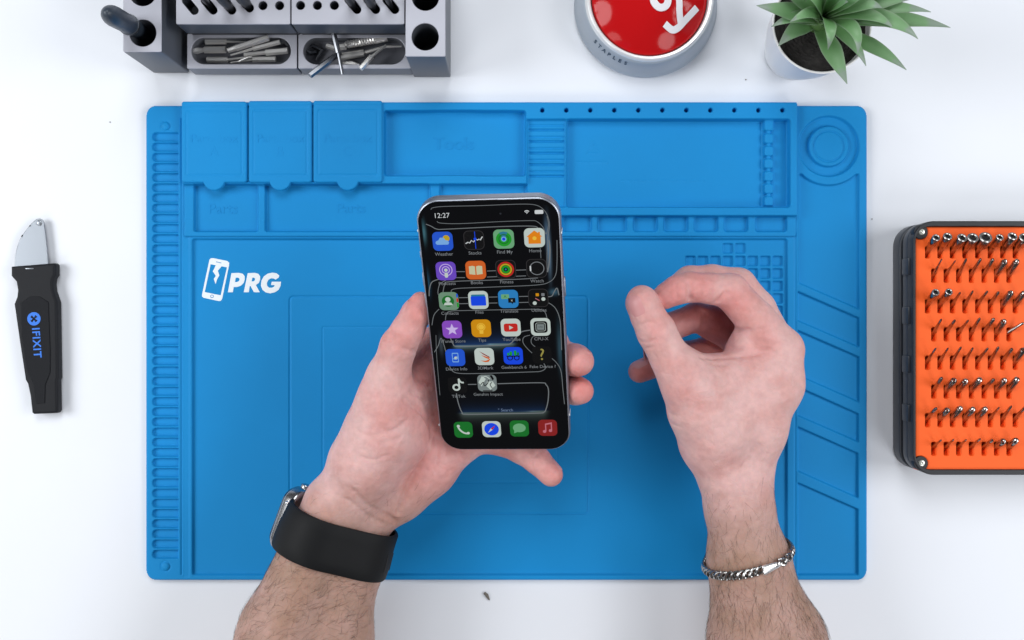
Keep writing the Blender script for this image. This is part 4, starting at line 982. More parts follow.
# ================================================================== ARMS AND HANDS (one smooth skin grown from an implicit surface)
VX = 0.8
class Field:
    def __init__(s, lo, hi, like=None):
        s.lo = np.array(lo, float); s.n = tuple(int(math.ceil((h - l) / VX)) + 1 for l, h in zip(lo, hi))
        s.D = np.full(s.n, 60.0, np.float32)
    def sub(s, lo, hi):
        i0 = [max(0, int((l - o) / VX)) for l, o in zip(lo, s.lo)]
        i1 = [min(n, int((h - o) / VX) + 2) for h, o, n in zip(hi, s.lo, s.n)]
        sl = tuple(slice(a, b) for a, b in zip(i0, i1))
        ax = [(np.arange(a, b) * VX + o).astype(np.float32) for a, b, o in zip(i0, i1, s.lo)]
        return sl, ax[0][:, None, None], ax[1][None, :, None], ax[2][None, None, :]
    def cone(s, a, ra, b, rb, k, pad=14, carve=False):
        a = np.array(a, float); b = np.array(b, float)
        lo = np.minimum(a - ra, b - rb) - pad; hi = np.maximum(a + ra, b + rb) + pad
        sl, X, Y, Z = s.sub(lo, hi)
        if 0 in s.D[sl].shape: return
        ba = b - a; l2 = float(ba @ ba)
        if l2 < 1e-6: d = np.sqrt((X - a[0]) ** 2 + (Y - a[1]) ** 2 + (Z - a[2]) ** 2) - ra
        else:
            r_ = ra - rb; a2 = l2 - r_ * r_; il2 = 1 / l2
            px, py, pz = X - a[0], Y - a[1], Z - a[2]
            y = px * ba[0] + py * ba[1] + pz * ba[2]; z = y - l2
            x2 = ((px * l2 - ba[0] * y) ** 2 + (py * l2 - ba[1] * y) ** 2 + (pz * l2 - ba[2] * y) ** 2)
            y2 = y * y * l2; z2 = z * z * l2; kk = np.sign(r_) * r_ * r_ * x2
            d = (np.sqrt(x2 * max(a2, 1e-6) * il2) + y * r_) * il2 - ra
            d = np.where(np.sign(y) * a2 * y2 < kk, np.sqrt(x2 + y2) * il2 - ra, d)
            d = np.where(np.sign(z) * a2 * z2 > kk, np.sqrt(x2 + z2) * il2 - rb, d)
        cur = s.D[sl]
        if carve:
            h = np.maximum(k - np.abs(cur + d), 0) / k; s.D[sl] = np.maximum(cur, -d) + h * h * k * 0.25
        else:
            h = np.maximum(k - np.abs(cur - d), 0) / k; s.D[sl] = np.minimum(cur, d) - h * h * k * 0.25
    def chain(s, pts, k=3.0):
        for (a, ra), (b, rb) in zip(pts[:-1], pts[1:]): s.cone(a, ra, b, rb, k)
    def ell(s, c, rad, M3, k):
        c = np.array(c, float); rm = max(rad)
        sl, X, Y, Z = s.sub(c - rm - 12, c + rm + 12)
        A = np.array(M3)
        px, py, pz = X - c[0], Y - c[1], Z - c[2]
        q = [(px * A[i][0] + py * A[i][1] + pz * A[i][2]) / rad[i] for i in range(3)]
        k0 = np.sqrt(q[0] ** 2 + q[1] ** 2 + q[2] ** 2); k1 = np.sqrt(sum((q[i] / rad[i]) ** 2 for i in range(3))) + 1e-6
        d = k0 * (k0 - 1) / k1
        cur = s.D[sl]; h = np.maximum(k - np.abs(cur - d), 0) / k; s.D[sl] = np.minimum(cur, d) - h * h * k * 0.25
    def merge(s, o, k):
        d = o.D; h = np.maximum(k - np.abs(s.D - d), 0) / k; s.D = np.minimum(s.D, d) - h * h * k * 0.25
    def at(s, p):
        q = (np.array(p, float) - s.lo) / VX; q = np.clip(q, 0, np.array(s.n) - 1.001); i = q.astype(int); f = q - i
        D = s.D[i[0]:i[0] + 2, i[1]:i[1] + 2, i[2]:i[2] + 2]
        D = D[0] * (1 - f[0]) + D[1] * f[0]; D = D[0] * (1 - f[1]) + D[1] * f[1]; return float(D[0] * (1 - f[2]) + D[1] * f[2])
    def grad(s, p, e=1.0):
        g = Vector([s.at(np.array(p) + np.eye(3)[i] * e) - s.at(np.array(p) - np.eye(3)[i] * e) for i in range(3)])
        return g.normalized() if g.length > 0 else Vector((0, 0, 1))
    def surf(s, px, py, ztop=125, zbot=5):
        """first skin met looking down at a photo pixel"""
        prev = None; z = ztop
        while z > zbot:
            p = P(px, py, z); d = s.at(p)
            if d < 0:
                if prev: t = prev[1] / (prev[1] - d); return prev[0].lerp(p, t)
                return p
            prev = (p, d); z -= 0.5
        return None
    def march(s, o, d, mx=70):
        """from inside outwards until the skin"""
        o = Vector(o); d = Vector(d).normalized(); t = 0; last = None; hit = 0
        while t < mx:
            v = s.at(o + d * t)
            if v < 0: last = (t, v)
            elif last and last[0] == t - 0.5: hit = t - 0.5 + 0.5 * last[1] / (last[1] - v)
            t += 0.5
        return o + d * (hit if last else 0)
    def nets(s):
        D = s.D; lo = s.lo; sgn = D < 0
        c = np.zeros(tuple(n - 1 for n in D.shape), np.uint8)
        sl = lambda o, n: slice(o, n - 1 + o)
        corners = [(i, j, k) for i in (0, 1) for j in (0, 1) for k in (0, 1)]
        for i, j, k in corners: c += sgn[sl(i, D.shape[0]), sl(j, D.shape[1]), sl(k, D.shape[2])]
        act = (c > 0) & (c < 8); ii = np.argwhere(act); n = len(ii)
        vid = np.full(act.shape, -1, np.int32); vid[act] = np.arange(n)
        vals = {q: D[ii[:, 0] + q[0], ii[:, 1] + q[1], ii[:, 2] + q[2]] for q in corners}
        acc = np.zeros((n, 3)); cnt = np.zeros(n)
        for q in corners:
            for a in range(3):
                if q[a] == 0:
                    q2 = list(q); q2[a] = 1; q2 = tuple(q2)
                    v0, v1 = vals[q], vals[q2]; mk = (v0 < 0) != (v1 < 0)
                    t = np.where(mk, v0 / np.where(mk, v0 - v1, 1), 0)
                    p = np.tile(np.array(q, float), (n, 1)); p[:, a] += t
                    acc += p * mk[:, None]; cnt += mk
        co = (acc / cnt[:, None] + ii) * VX + lo
        faces = []
        for a in range(3):
            b, c_ = (a + 1) % 3, (a + 2) % 3
            s0 = [slice(None)] * 3; s1 = [slice(None)] * 3; s0[a] = slice(0, -1); s1[a] = slice(1, None)
            A = sgn[tuple(s0)]; B = sgn[tuple(s1)]; e = np.argwhere(A != B)
            ok = (e[:, b] > 0) & (e[:, c_] > 0) & (e[:, b] < act.shape[b]) & (e[:, c_] < act.shape[c_]) & (e[:, a] < act.shape[a]); e = e[ok]
            ins = A[e[:, 0], e[:, 1], e[:, 2]]
            def g(db, dc):
                f = e.copy(); f[:, b] += db; f[:, c_] += dc; return vid[f[:, 0], f[:, 1], f[:, 2]]
            q = np.stack([g(-1, -1), g(0, -1), g(0, 0), g(-1, 0)], -1)
            q[~ins] = q[~ins][:, ::-1]; faces.append(q)
        q = np.concatenate(faces); q = q[(q >= 0).all(1)]
        # light relaxation
        e = np.concatenate([q[:, [0, 1]], q[:, [1, 2]], q[:, [2, 3]], q[:, [3, 0]]])
        for it in range(3):
            sm = np.zeros_like(co); ct = np.zeros(n)
            for ax in range(3): sm[:, ax] = np.bincount(e[:, 0], co[e[:, 1], ax], n) + np.bincount(e[:, 1], co[e[:, 0], ax], n)
            ct = np.bincount(e[:, 0], minlength=n) + np.bincount(e[:, 1], minlength=n)
            co = co * 0.5 + 0.5 * sm / np.maximum(ct, 1)[:, None]
        return co, q
def J(px, py, z, r): return (np.array(P(px, py, z)), r)

# skin shader -------------------------------------------------------
sk = bpy.data.materials.new('skin'); sk.use_nodes = True; nt = sk.node_tree; b = nt.nodes['Principled BSDF']
def N(t, **kw):
    n = nt.nodes.new(t)
    for k, v in kw.items(): setattr(n, k, v)
    return n
tc = N('ShaderNodeTexCoord'); at = N('ShaderNodeAttribute', attribute_name='tint'); sp = N('ShaderNodeSeparateColor'); nt.links.new(at.outputs['Color'], sp.inputs['Color'])
n1 = N('ShaderNodeTexNoise'); n1.inputs['Scale'].default_value = 55; n1.inputs['Detail'].default_value = 5; nt.links.new(tc.outputs['Object'], n1.inputs['Vector'])
n2 = N('ShaderNodeTexNoise'); n2.inputs['Scale'].default_value = 260; n2.inputs['Detail'].default_value = 5; nt.links.new(tc.outputs['Object'], n2.inputs['Vector'])
mr = N('ShaderNodeMapRange'); mr.inputs['From Min'].default_value = .35; mr.inputs['From Max'].default_value = .65; mr.inputs['To Min'].default_value = -0.22; mr.inputs['To Max'].default_value = 0.22
nt.links.new(n1.outputs['Fac'], mr.inputs['Value'])
ad = N('ShaderNodeMath', operation='ADD', use_clamp=True); nt.links.new(sp.outputs['Red'], ad.inputs[0]); nt.links.new(mr.outputs['Result'], ad.inputs[1])
mx1 = N('ShaderNodeMixRGB'); mx1.inputs['Color1'].default_value = (0.67, 0.415, 0.395, 1); mx1.inputs['Color2'].default_value = (0.65, 0.215, 0.20, 1); nt.links.new(ad.outputs[0], mx1.inputs['Fac'])
ad2 = N('ShaderNodeMath', operation='ADD', use_clamp=True); nt.links.new(sp.outputs['Green'], ad2.inputs[0])
mr2 = N('ShaderNodeMath', operation='MULTIPLY'); mr2.inputs[1].default_value = 0.6; nt.links.new(mr.outputs['Result'], mr2.inputs[0]); nt.links.new(mr2.outputs[0], ad2.inputs[1])
mx2 = N('ShaderNodeMixRGB'); mx2.inputs['Color2'].default_value = (0.355, 0.215, 0.155, 1); nt.links.new(mx1.outputs['Color'], mx2.inputs['Color1']); nt.links.new(ad2.outputs[0], mx2.inputs['Fac'])
mr3 = N('ShaderNodeMapRange'); mr3.inputs['From Min'].default_value = .3; mr3.inputs['From Max'].default_value = .7; mr3.inputs['To Min'].default_value = .93; mr3.inputs['To Max'].default_value = 1.07; nt.links.new(n2.outputs['Fac'], mr3.inputs['Value'])
sc_ = N('ShaderNodeVectorMath', operation='SCALE'); nt.links.new(mx2.outputs['Color'], sc_.inputs[0]); nt.links.new(mr3.outputs['Result'], sc_.inputs['Scale'])
nt.links.new(sc_.outputs['Vector'], b.inputs['Base Color'])
b.inputs['Roughness'].default_value = 0.52; b.inputs['Specular IOR Level'].default_value = 0.35
b.inputs['Subsurface Weight'].default_value = 0.35; b.inputs['Subsurface Radius'].default_value = (1.0, 0.35, 0.2); b.inputs['Subsurface Scale'].default_value = 0.0035
vo = N('ShaderNodeTexVoronoi'); vo.inputs['Scale'].default_value = 900; vo.feature = 'DISTANCE_TO_EDGE'; nt.links.new(tc.outputs['Object'], vo.inputs['Vector'])
wn = N('ShaderNodeTexNoise'); wn.inputs['Scale'].default_value = 140; wn.inputs['Detail'].default_value = 7; wn.inputs['Distortion'].default_value = 0.8; nt.links.new(tc.outputs['Object'], wn.inputs['Vector'])
b1 = N('ShaderNodeBump'); b1.inputs['Strength'].default_value = 0.5; b1.inputs['Distance'].default_value = 0.0017; nt.links.new(wn.outputs['Fac'], b1.inputs['Height'])
b2 = N('ShaderNodeBump'); b2.inputs['Strength'].default_value = 0.25; b2.inputs['Distance'].default_value = 0.0003; nt.links.new(vo.outputs['Distance'], b2.inputs['Height']); nt.links.new(b1.outputs['Normal'], b2.inputs['Normal'])
nt.links.new(b2.outputs['Normal'], b.inputs['Normal'])
nailm = mat('nail', (0.62, 0.29, 0.29), rough=0.4, spec=0.5, sss=0.1)
hairm = mat('arm_hair', (0.065, 0.038, 0.023), rough=0.6)

person = thing('person', 'person seen only as two bare forearms and hands, holding a phone, wearing watch and bracelet', 'person', P(510, 700, 0))
poff = OFF['person']

def redness(co, spots, tan0, tan1, axis):
    """blood in fingertips and knuckles, tanned forearm"""
    r = np.zeros(len(co))
    for c, rad, w in spots: r = np.maximum(r, w * np.exp(-(((co - np.array(c)) ** 2).sum(1)) / rad ** 2))
    y = co[:, 1]; t = np.clip((tan0 - y) / (tan0 - tan1), 0, 1); t = t * t * (3 - 2 * t)
    return np.stack([r, t * 0.85, np.zeros(len(co)), np.ones(len(co))], -1)
def crease(f, pts, r=0.55, k=1.3, zt=125, inset=0.0):
    ps = [f.surf(x, y, zt) for x, y in pts]; ps = [p for p in ps if p is not None]
    ps = smoothpath(ps, n=3) if len(ps) > 2 else ps
    for a, b_ in zip(ps[:-1], ps[1:]): f.cone(a, r, b_, r, k, pad=4, carve=True)
def nail(name, f, tip, back, nrm, w, l, arm, lift=0.25):
    tip = Vector(tip); fw = (tip - Vector(back)).normalized(); n = Vector(nrm); n = (n - fw * n.dot(fw)).normalized(); s = fw.cross(n)
    NS, NT = 12, 12; vs = []
    for i in range(NS + 1):
        u = i / NS
        for j in range(NT + 1):
            v = -1 + 2 * j / NT
            # rounded plate
            ww = w * (1 - 0.10 * (1 - u)) * math.sqrt(max(0, 1 - max(0, (u - 0.72) / 0.3) ** 2)) * math.sqrt(max(0.0, 1 - max(0, (0.2 - u) / 0.24) ** 2))
            o = tip + fw * (l * (u - 0.62)) + s * (ww * v) - n * 2
            p = f.march(o, n + s * v * 0.0, 22)
            vs.append(p + n * (lift * (1 - abs(v) ** 6) * (0.4 + 0.6 * u) - 0.35 * (abs(v) ** 8) - (0.3 if i == 0 else 0)))
    W1 = NT + 1
    fs = [(i * W1 + j, i * W1 + j + 1, (i + 1) * W1 + j + 1, (i + 1) * W1 + j) for i in range(NS) for j in range(NT)]
    m = MB(); m.add(vs, fs); o = m.build('fingernail', nailm, arm); return o
def hairs(f, co, q, arm, region, axis, count, lmin, lmax, seed, spread=0.5, rad=0.055):
    rs = random.Random(seed); m = MB(); made = 0; tries = 0
    vs = []; fs = []; nv = 0
    cand = np.where(region(co))[0]
    while made < count and tries < count * 4:
        tries += 1
        p = Vector(co[cand[rs.randrange(len(cand))]]); n = f.grad(p)
        if rs.random() > (-85 - p.y) / 60: continue
        d = Vector(axis(p)); d = d - n * d.dot(n)
        if d.length < 1e-4: continue
        d.normalize(); s = n.cross(d); a0 = rs.gauss(0, spread); d = d * math.cos(a0) + s * math.sin(a0)
        L = rs.uniform(lmin, lmax); cur = rs.gauss(0, 0.09); pts = [p - n * 0.2]; x = p.copy(); K = 7
        for i in range(K):
            d = (d + n.cross(d) * cur).normalized(); x = x + d * (L / K) + n * (0.12 if i < 3 else -0.02)
            dist = f.at(x)
            if dist < 0.15: x = x + n * (0.15 - dist)
            if dist > 1.2: x = x - n * (dist - 1.2) * 0.6
            pts.append(x.copy())
        r_ = rad * rs.uniform(0.6, 1.3)
        w = n
        for i, pp in enumerate(pts):
            rr_ = r_ * (1 - i / (len(pts) - 0.2))
            t = (pts[min(i + 1, K)] - pts[max(i - 1, 0)]).normalized(); u_ = t.cross(w).normalized(); v_ = u_.cross(t)
            for c, s_ in ((1, 0), (-.5, .866), (-.5, -.866)): vs.append(pp + u_ * (rr_ * c) + v_ * (rr_ * s_))
        for i in range(len(pts) - 1):
            for c in range(3): fs.append((nv + i * 3 + c, nv + i * 3 + (c + 1) % 3, nv + (i + 1) * 3 + (c + 1) % 3, nv + (i + 1) * 3 + c))
        nv = len(vs); made += 1
    m.add(vs, fs); o = m.build('arm_hair', hairm, arm); tag(o, kind='stuff'); return o

# ---------------------------------------------------------------- left arm (palm up, under the phone)
lo = (-185, -275, 8); hi = (62, 32, 118)
LF = Field(lo, hi)
# forearm: two long bones' worth of flesh
LF.chain([J(236, 778, 58, 29), J(284, 632, 58, 24.5), J(317, 542, 60, 17.5), J(331, 507, 62, 15.5)], 8)
LF.chain([J(296, 790, 50, 29), J(329, 648, 50, 23), J(352, 560, 50, 16.3), J(361, 523, 50, 15.2)], 12)
# palm
LF.chain([J(338, 499, 62, 14.8), J(364, 468, 60, 17), J(402, 395, 62, 14), J(436, 348, 60, 12)], 10)
LF.chain([J(350, 510, 54, 17), J(385, 465, 52, 15), J(450, 380, 50, 12.5)], 9)
LF.chain([J(361, 513, 48, 15), J(400, 480, 46, 15), J(459, 412, 47, 12.5)], 9)
LF.chain([J(368, 510, 46, 15), J(398, 492, 44, 15), J(430, 470, 44, 13.5), J(456, 445, 45, 12.0)], 9)
# thumb base (thenar) and thumb
LF.chain([J(354, 492, 64, 14), J(366, 462, 68, 19), J(383, 432, 71, 20.5), J(386, 402, 78, 15.0), J(387, 380, 82, 11.8)], 7)
LF.cone(*J(402, 440, 64, 15), *J(398, 405, 72, 12), 7)
TH = Field(lo, hi)
TH.chain([J(386, 398, 79, 13.2), J(390, 372, 84, 10.8), J(398.5, 346, 90, 9.7), J(408, 330, 93, 8.6), J(416, 314, 95, 7.6), J(420.5, 302, 96, 5.6)], 2.5)
LF.merge(TH, 4)
def finger(f, pts, kk, k=2.0):
    g = Field(lo, hi); g.chain(pts, k); return g
FG = [[J(436, 348, 60, 11.5), J(468, 334, 60, 10), J(500, 324, 66, 9.4), J(535, 330, 75, 8.4), J(556, 343, 80, 7.4)],
      [J(450, 380, 50, 12), J(486, 364, 52, 10.5), J(522, 356, 59, 9.8), J(563, 357, 74, 9.0), J(575, 360, 84, 8.6), J(579.5, 361.5, 91, 7.9)],
      [J(459, 412, 47, 12), J(494, 400, 48, 10), J(528, 395, 54, 9.4), J(564, 390, 68, 8.3), J(576, 390.3, 78, 7.8), J(580.6, 391, 84, 7.2)],
      [J(456, 445, 45, 11.8), J(480, 437, 44, 9.4), J(504, 441.5, 45, 8.4), J(521, 449, 49, 8.2), J(537, 460, 53, 7.7), J(551, 474.5, 56, 6.9)]]
for i, pts in enumerate(FG):
    g = finger(LF, pts, 5)
    if i == 0: AL = g
    else: AL.merge(g, 0.8)
LF.merge(AL, 4.5)
# creases of palm and thumb
crease(LF, [(404, 398), (410, 404), (420, 411), (427, 420), (431, 432), (429, 446), (422, 462), (411, 480), (402, 500), (398, 514)], 0.7, 2.2)
crease(LF, [(411, 374), (420, 380), (431, 389)], 0.6, 1.5); crease(LF, [(409, 392), (416, 394), (426, 402)], 0.5, 1.4)
crease(LF, [(403, 348), (409, 350), (415, 352)], 0.45, 1.4); crease(LF, [(391, 330), (393, 338), (390, 343)], 0.3, 1.2)
crease(LF, [(463, 452), (467, 459), (472, 466)], 0.9, 1.6)
crease(LF, [(382, 432), (392, 431), (400, 426), (408, 419)], 0.35, 1.5); crease(LF, [(380, 442), (392, 441), (402, 436)], 0.25, 1.3)
crease(LF, [(352, 489), (362, 500), (375, 510), (388, 516), (397, 522)], 0.5, 2.4)
crease(LF, [(345, 498), (358, 508), (372, 518), (386, 524)], 0.3, 2.0)
for c_ in ([(383, 338), (388, 340), (394, 338)], [(384, 345), (390, 347), (397, 344)], [(356, 430), (368, 436), (380, 434)], [(358, 455), (372, 460), (388, 455)], [(440, 425), (446, 440), (446, 456)], [(434, 440), (438, 452), (436, 466)], [(412, 350), (416, 352), (421, 352)]):
    crease(LF, c_, 0.28, 1.5)
crease(LF, [(527, 455), (531, 462), (532, 468)], 0.3, 1.0); crease(LF, [(540, 452), (534, 458), (531, 465)], 0.35, 1.0)
co, q = LF.nets()
sp_l = [(P(419, 300, 96), 16, .85), (P(405, 330, 93), 14, .6), (P(580, 362, 92), 14, .95), (P(580, 391, 86), 13, .95), (P(553, 476, 56), 12, .95), (P(536, 460, 53), 12, .8),
        (P(388, 335, 92), 10, .5), (P(404, 408, 74), 22, .6), (P(436, 372, 60), 30, .8), (P(450, 420, 50), 34, .75), (P(425, 465, 50), 26, .75), (P(383, 400, 80), 18, .35), (P(505, 445, 45), 20, .6), (P(392, 512, 50), 16, .5)]
ti = redness(co, sp_l, -72, -140, None)
armL = npmesh('arm', (co - np.array(poff)) * S, q, sk, person, {'tint': ti})
armL['label'] = 'left forearm and hand, palm up, thumb and fingertips gripping the phone edges'
nail('n', LF, P(411, 309, 95), P(404, 330, 91), (-0.80, 0.22, 0.52), 4.2, 12.0, armL)
nail('n', LF, P(551, 473, 56), P(537, 459, 53), (0.75, 0.55, 0.05), 4.0, 9, armL)
nail('n', LF, P(580, 361, 91), P(574, 360, 82), (0.55, 0.75, 0.05), 4.4, 9, armL)
axL = Vector((0.29, 0.957, 0))
hairs(LF, co, q, armL, lambda c: (c[:, 1] < -122) & (c[:, 1] > -205) & (c[:, 2] > 40) & (c[:, 0] < -92 + (c[:, 1] + 200) * 0.25), lambda p: axL * 0.9 + Vector((0.5, -0.6, 0)), 950, 6, 15, 3, 0.5)
hairs(LF, co, q, armL, lambda c: (c[:, 1] < -95) & (c[:, 1] > -205) & (c[:, 2] > 30), lambda p: axL + Vector((0.5, -0.3, 0)), 600, 4, 12, 4, 0.45, 0.045)

# ---------------------------------------------------------------- right arm (pinching, thumb uppermost)
lo = (38, -275, 4); hi = (210, 48, 112)
RF = Field(lo, hi)
RF.chain([J(748, 780, 48, 27), J(748, 640, 50, 21.5), J(740, 560, 55, 17), J(734, 505, 58, 15.2), J(729, 480, 62, 15.5)], 9)
RF.chain([J(815, 780, 44, 28), J(782, 640, 46, 23), J(757, 560, 50, 16.2), J(744, 505, 54, 13.2), J(742, 478, 56, 13.2)], 12)
RF.chain([J(770, 780, 30, 26), J(762, 640, 32, 22), J(748, 560, 38, 17), J(738, 500, 44, 15)], 10)
# back of hand / metacarpals, stacked away from the camera
RF.chain([J(745, 480, 58, 13), J(760, 430, 64, 13.5), J(777, 385, 67, 13.5), J(781, 350, 67, 12.8)], 8)
RF.chain([J(741, 485, 50, 13.5), J(757, 430, 52, 14), J(770, 350, 50, 12.5)], 8)
RF.chain([J(740, 485, 42, 14), J(748, 430, 40, 14), J(757, 352, 37, 12)], 8)
RF.chain([J(732, 485, 38, 13), J(735, 430, 30, 13), J(738, 368, 25, 11.5)], 8)
RF.cone(*J(753, 336, 66, 11), *J(744, 352, 64, 11), 5)
RF.cone(*J(690, 372, 78, 10), *J(745, 371, 66, 10.5), 5)
RF.chain([J(722, 470, 62, 14), J(712, 439, 67, 17), J(698, 410, 74, 15.3), J(687, 382, 80, 12.5), J(680, 368, 82, 11.4)], 8)
RF.cone(*J(722, 425, 70, 17), *J(760, 388, 66, 15), 9)
RF.cone(*J(705, 388, 76, 13), *J(768, 374, 66, 12.5), 7)
RF.cone(*J(712, 445, 58, 15), *J(735, 400, 50, 16), 9)
TR = Field(lo, hi)
TR.chain([J(688, 386, 79, 13), J(670, 358, 83, 10.8), J(656, 331, 86, 10.5), J(648, 316, 88, 9.2), J(642.5, 303, 89, 8.8), J(641.5, 299, 89, 7.4)], 2.0)
IX = Field(lo, hi)
IX.chain([J(780, 350, 67, 12.8), J(756, 320, 70, 10.9), J(730.5, 291.5, 73, 9.9), J(710, 288.5, 75, 8.4), J(690, 287, 77, 8.3), J(677, 290, 79, 7.8), J(665, 296.5, 80, 6.9)], 2.0)
MI = Field(lo, hi)
MI.chain([J(774, 346, 50, 12.4), J(757, 309, 53, 10.5), J(738, 286, 56, 10.2), J(712, 281, 58, 9.2), J(690, 282, 60, 9.0), J(665, 296.5, 63, 7.2)], 2.0)
RI = Field(lo, hi)
RI.chain([J(757, 352, 37, 11.8), J(736, 335, 38, 10.6), J(714, 322, 42, 10.8), J(696, 317, 47, 8.3), J(668, 328, 50, 8.2), J(655, 345, 50, 7.2)], 2.0)
PI_ = Field(lo, hi)
PI_.chain([J(738, 368, 25, 11), J(722, 358, 27, 9.4), J(706, 352, 29, 8.8), J(684, 355, 33, 7.8), J(664, 362, 36, 7.3), J(639.5, 371.5, 38, 6.7)], 2.0)
FI = IX; FI.merge(MI, 0.6); FI.merge(RI, 0.8); FI.merge(PI_, 0.8)
RF.merge(TR, 4); 
# keep the pinching tips apart: thumb and index only touch
RF.merge(FI, 2.2)
crease(RF, [(689, 283), (689.5, 290), (690.5, 297), (691, 300)], 1.1, 1.5); crease(RF, [(727, 292), (722, 297), (717, 302)], 0.8, 1.5)
crease(RF, [(737, 330), (741, 330.5), (749, 330)], 0.9, 1.8, inset=1)
crease(RF, [(700, 357), (712, 358.5), (726, 357.5), (742, 356), (758, 354)], 0.4, 1.8)
crease(RF, [(703.5, 312), (704, 319), (702.5, 328)], 1.0, 1.6)
for c_ in ([(634, 334), (641, 337), (649, 338)], [(636, 345), (644, 348), (652, 347)], [(661, 402), (668, 412), (677, 416)], [(663, 413), (670, 422), (680, 427)],
           [(676, 283), (677, 290), (677.5, 298)], [(712, 288), (710, 294), (708, 300)], [(728, 345), (735, 348), (742, 347)], [(752, 356), (762, 352), (770, 350)]):
    crease(RF, c_, 0.3, 1.4)
crease(RF, [(708, 362), (716, 364.5), (725, 364.5)], 0.3, 1.3)
crease(RF, [(637, 338), (644, 342), (650, 342), (656, 339)], 0.28, 1.5); crease(RF, [(640, 326), (648, 322), (656, 325)], 0.25, 1.4)
co, q = RF.nets()
sp_r = [(P(641, 300, 92), 13, .55), (P(655, 331, 96), 9, .45), (P(667, 294, 84), 14, .9), (P(700, 288, 80), 16, .65), (P(738, 338, 66), 14, .5), (P(728, 300, 78), 18, .6), (P(640, 371, 40), 16, .95),
        (P(800, 345, 66), 12, .4), (P(700, 320, 45), 30, .9), (P(672, 390, 86), 18, .35), (P(765, 330, 70), 20, .35), (P(700, 350, 30), 30, .8), (P(690, 450, 70), 14, .3)]
ti = redness(co, sp_r, -82, -135, None)
armR = npmesh('arm', (co - np.array(poff)) * S, q, sk, person, {'tint': ti})
armR['label'] = 'right forearm and hand, thumb and forefinger pinched together above the mat'
nail('n', RF, P(637.5, 300, 89), P(650, 322, 87), (-0.50, 0.12, 0.84), 5.2, 11.5, armR, 0.15)
nail('n', RF, P(640, 370.5, 38), P(664, 361, 36), (-0.1, 0.75, 0.62), 4.2, 9, armR)
nail('n', RF, P(667, 295, 63), P(690, 284, 60), (-0.3, 0.9, 0.2), 4.2, 9, armR)
axR = Vector((-0.1, 1, 0))
hairs(RF, co, q, armR, lambda c: (c[:, 1] < -86) & (c[:, 1] > -205) & (c[:, 2] > 25), lambda p: Vector((-0.25, 0.75, 0)) + Vector((0.25, -1.4, 0)), 1500, 5, 14, 8, 0.42, 0.05)
hairs(RF, co, q, armR, lambda c: (c[:, 1] < -150) & (c[:, 1] > -205) & (c[:, 2] > 35), lambda p: Vector((0.15, -1, 0)), 420, 7, 14, 9, 0.4, 0.06)

# ================================================================== WATCH on the left wrist
rubber = mat('black_rubber_band', (0.006, 0.0065, 0.0075), rough=0.6, spec=0.2, bump=0.05, bscale=1200)
wc = P(333, 538, 54)
wax = (P(343, 512, 56) - P(320, 590, 56)).normalized()                       # along the arm
# tilt of the band plane read from its upper edge
wl_ = (P(290, 497, 50) - P(393, 540, 58)); wl_.z = 0
bax = Vector((-wl_.y, wl_.x, 0)).normalized()
if bax.dot(wax) < 0: bax = -bax
bax = (bax * 0.85 + wax * 0.15).normalized()
watch = thing('wristwatch', 'silver smartwatch on a wide plain black band round the left wrist', 'watch', wc)
uu = bax.cross(Vector((0, 0, 1))).normalized()   # points right when bax points up
vv = uu.cross(bax) 
if vv.z < 0: vv = -vv
Wb = 27.0
NA = 96; ring_pts = []
for wo in (-1, -0.5, 0, 0.5, 1):
    row = []
    for k in range(NA):
        a = 2 * math.pi * k / NA; d = uu * math.cos(a) + vv * math.sin(a)
        cc = wc + bax * (wo * Wb / 2)
        row.append(((LF.march(cc, d, 60)) - cc).length)
    ring_pts.append(np.array(row))
rad = np.maximum.reduce(ring_pts[1:4]); 
for _ in range(14): rad = np.maximum(rad, (np.roll(rad, 1) + np.roll(rad, -1)) / 2)   # a band spans hollows
cd0 = (-uu * 0.9 + vv * -0.43).normalized()
def bp(k, w, h):
    a = 2 * math.pi * k / NA; d = uu * math.cos(a) + vv * math.sin(a)
    r_ = rad[int(k) % NA] 
    own = np.interp(w, [-1, -.5, 0, .5, 1], [rp[int(k) % NA] for rp in ring_pts])
    r_ = 0.55 * r_ + 0.45 * max(own, r_ - 3)
    return wc + bax * (w * Wb / 2) + d * (r_ + h + 4.2 * max(0.0, d.dot(cd0)) ** 3)
vs = []; fs = []
prof = [(-1, 0.3), (-1, 1.9), (-0.93, 2.5), (-0.5, 2.7), (0, 2.75), (0.5, 2.7), (0.93, 2.5), (1, 1.9), (1, 0.3), (0.5, 0.1), (-0.5, 0.1)]
for k in range(NA):
    for w, h in prof: vs.append(bp(k, w, h))
np_ = len(prof)
for k in range(NA):
    k2 = (k + 1) % NA
    for j in range(np_): j2 = (j + 1) % np_; fs.append((k * np_ + j, k * np_ + j2, k2 * np_ + j2, k2 * np_ + j))
m = MB(); m.add(vs, fs); m.build('band', rubber, watch)
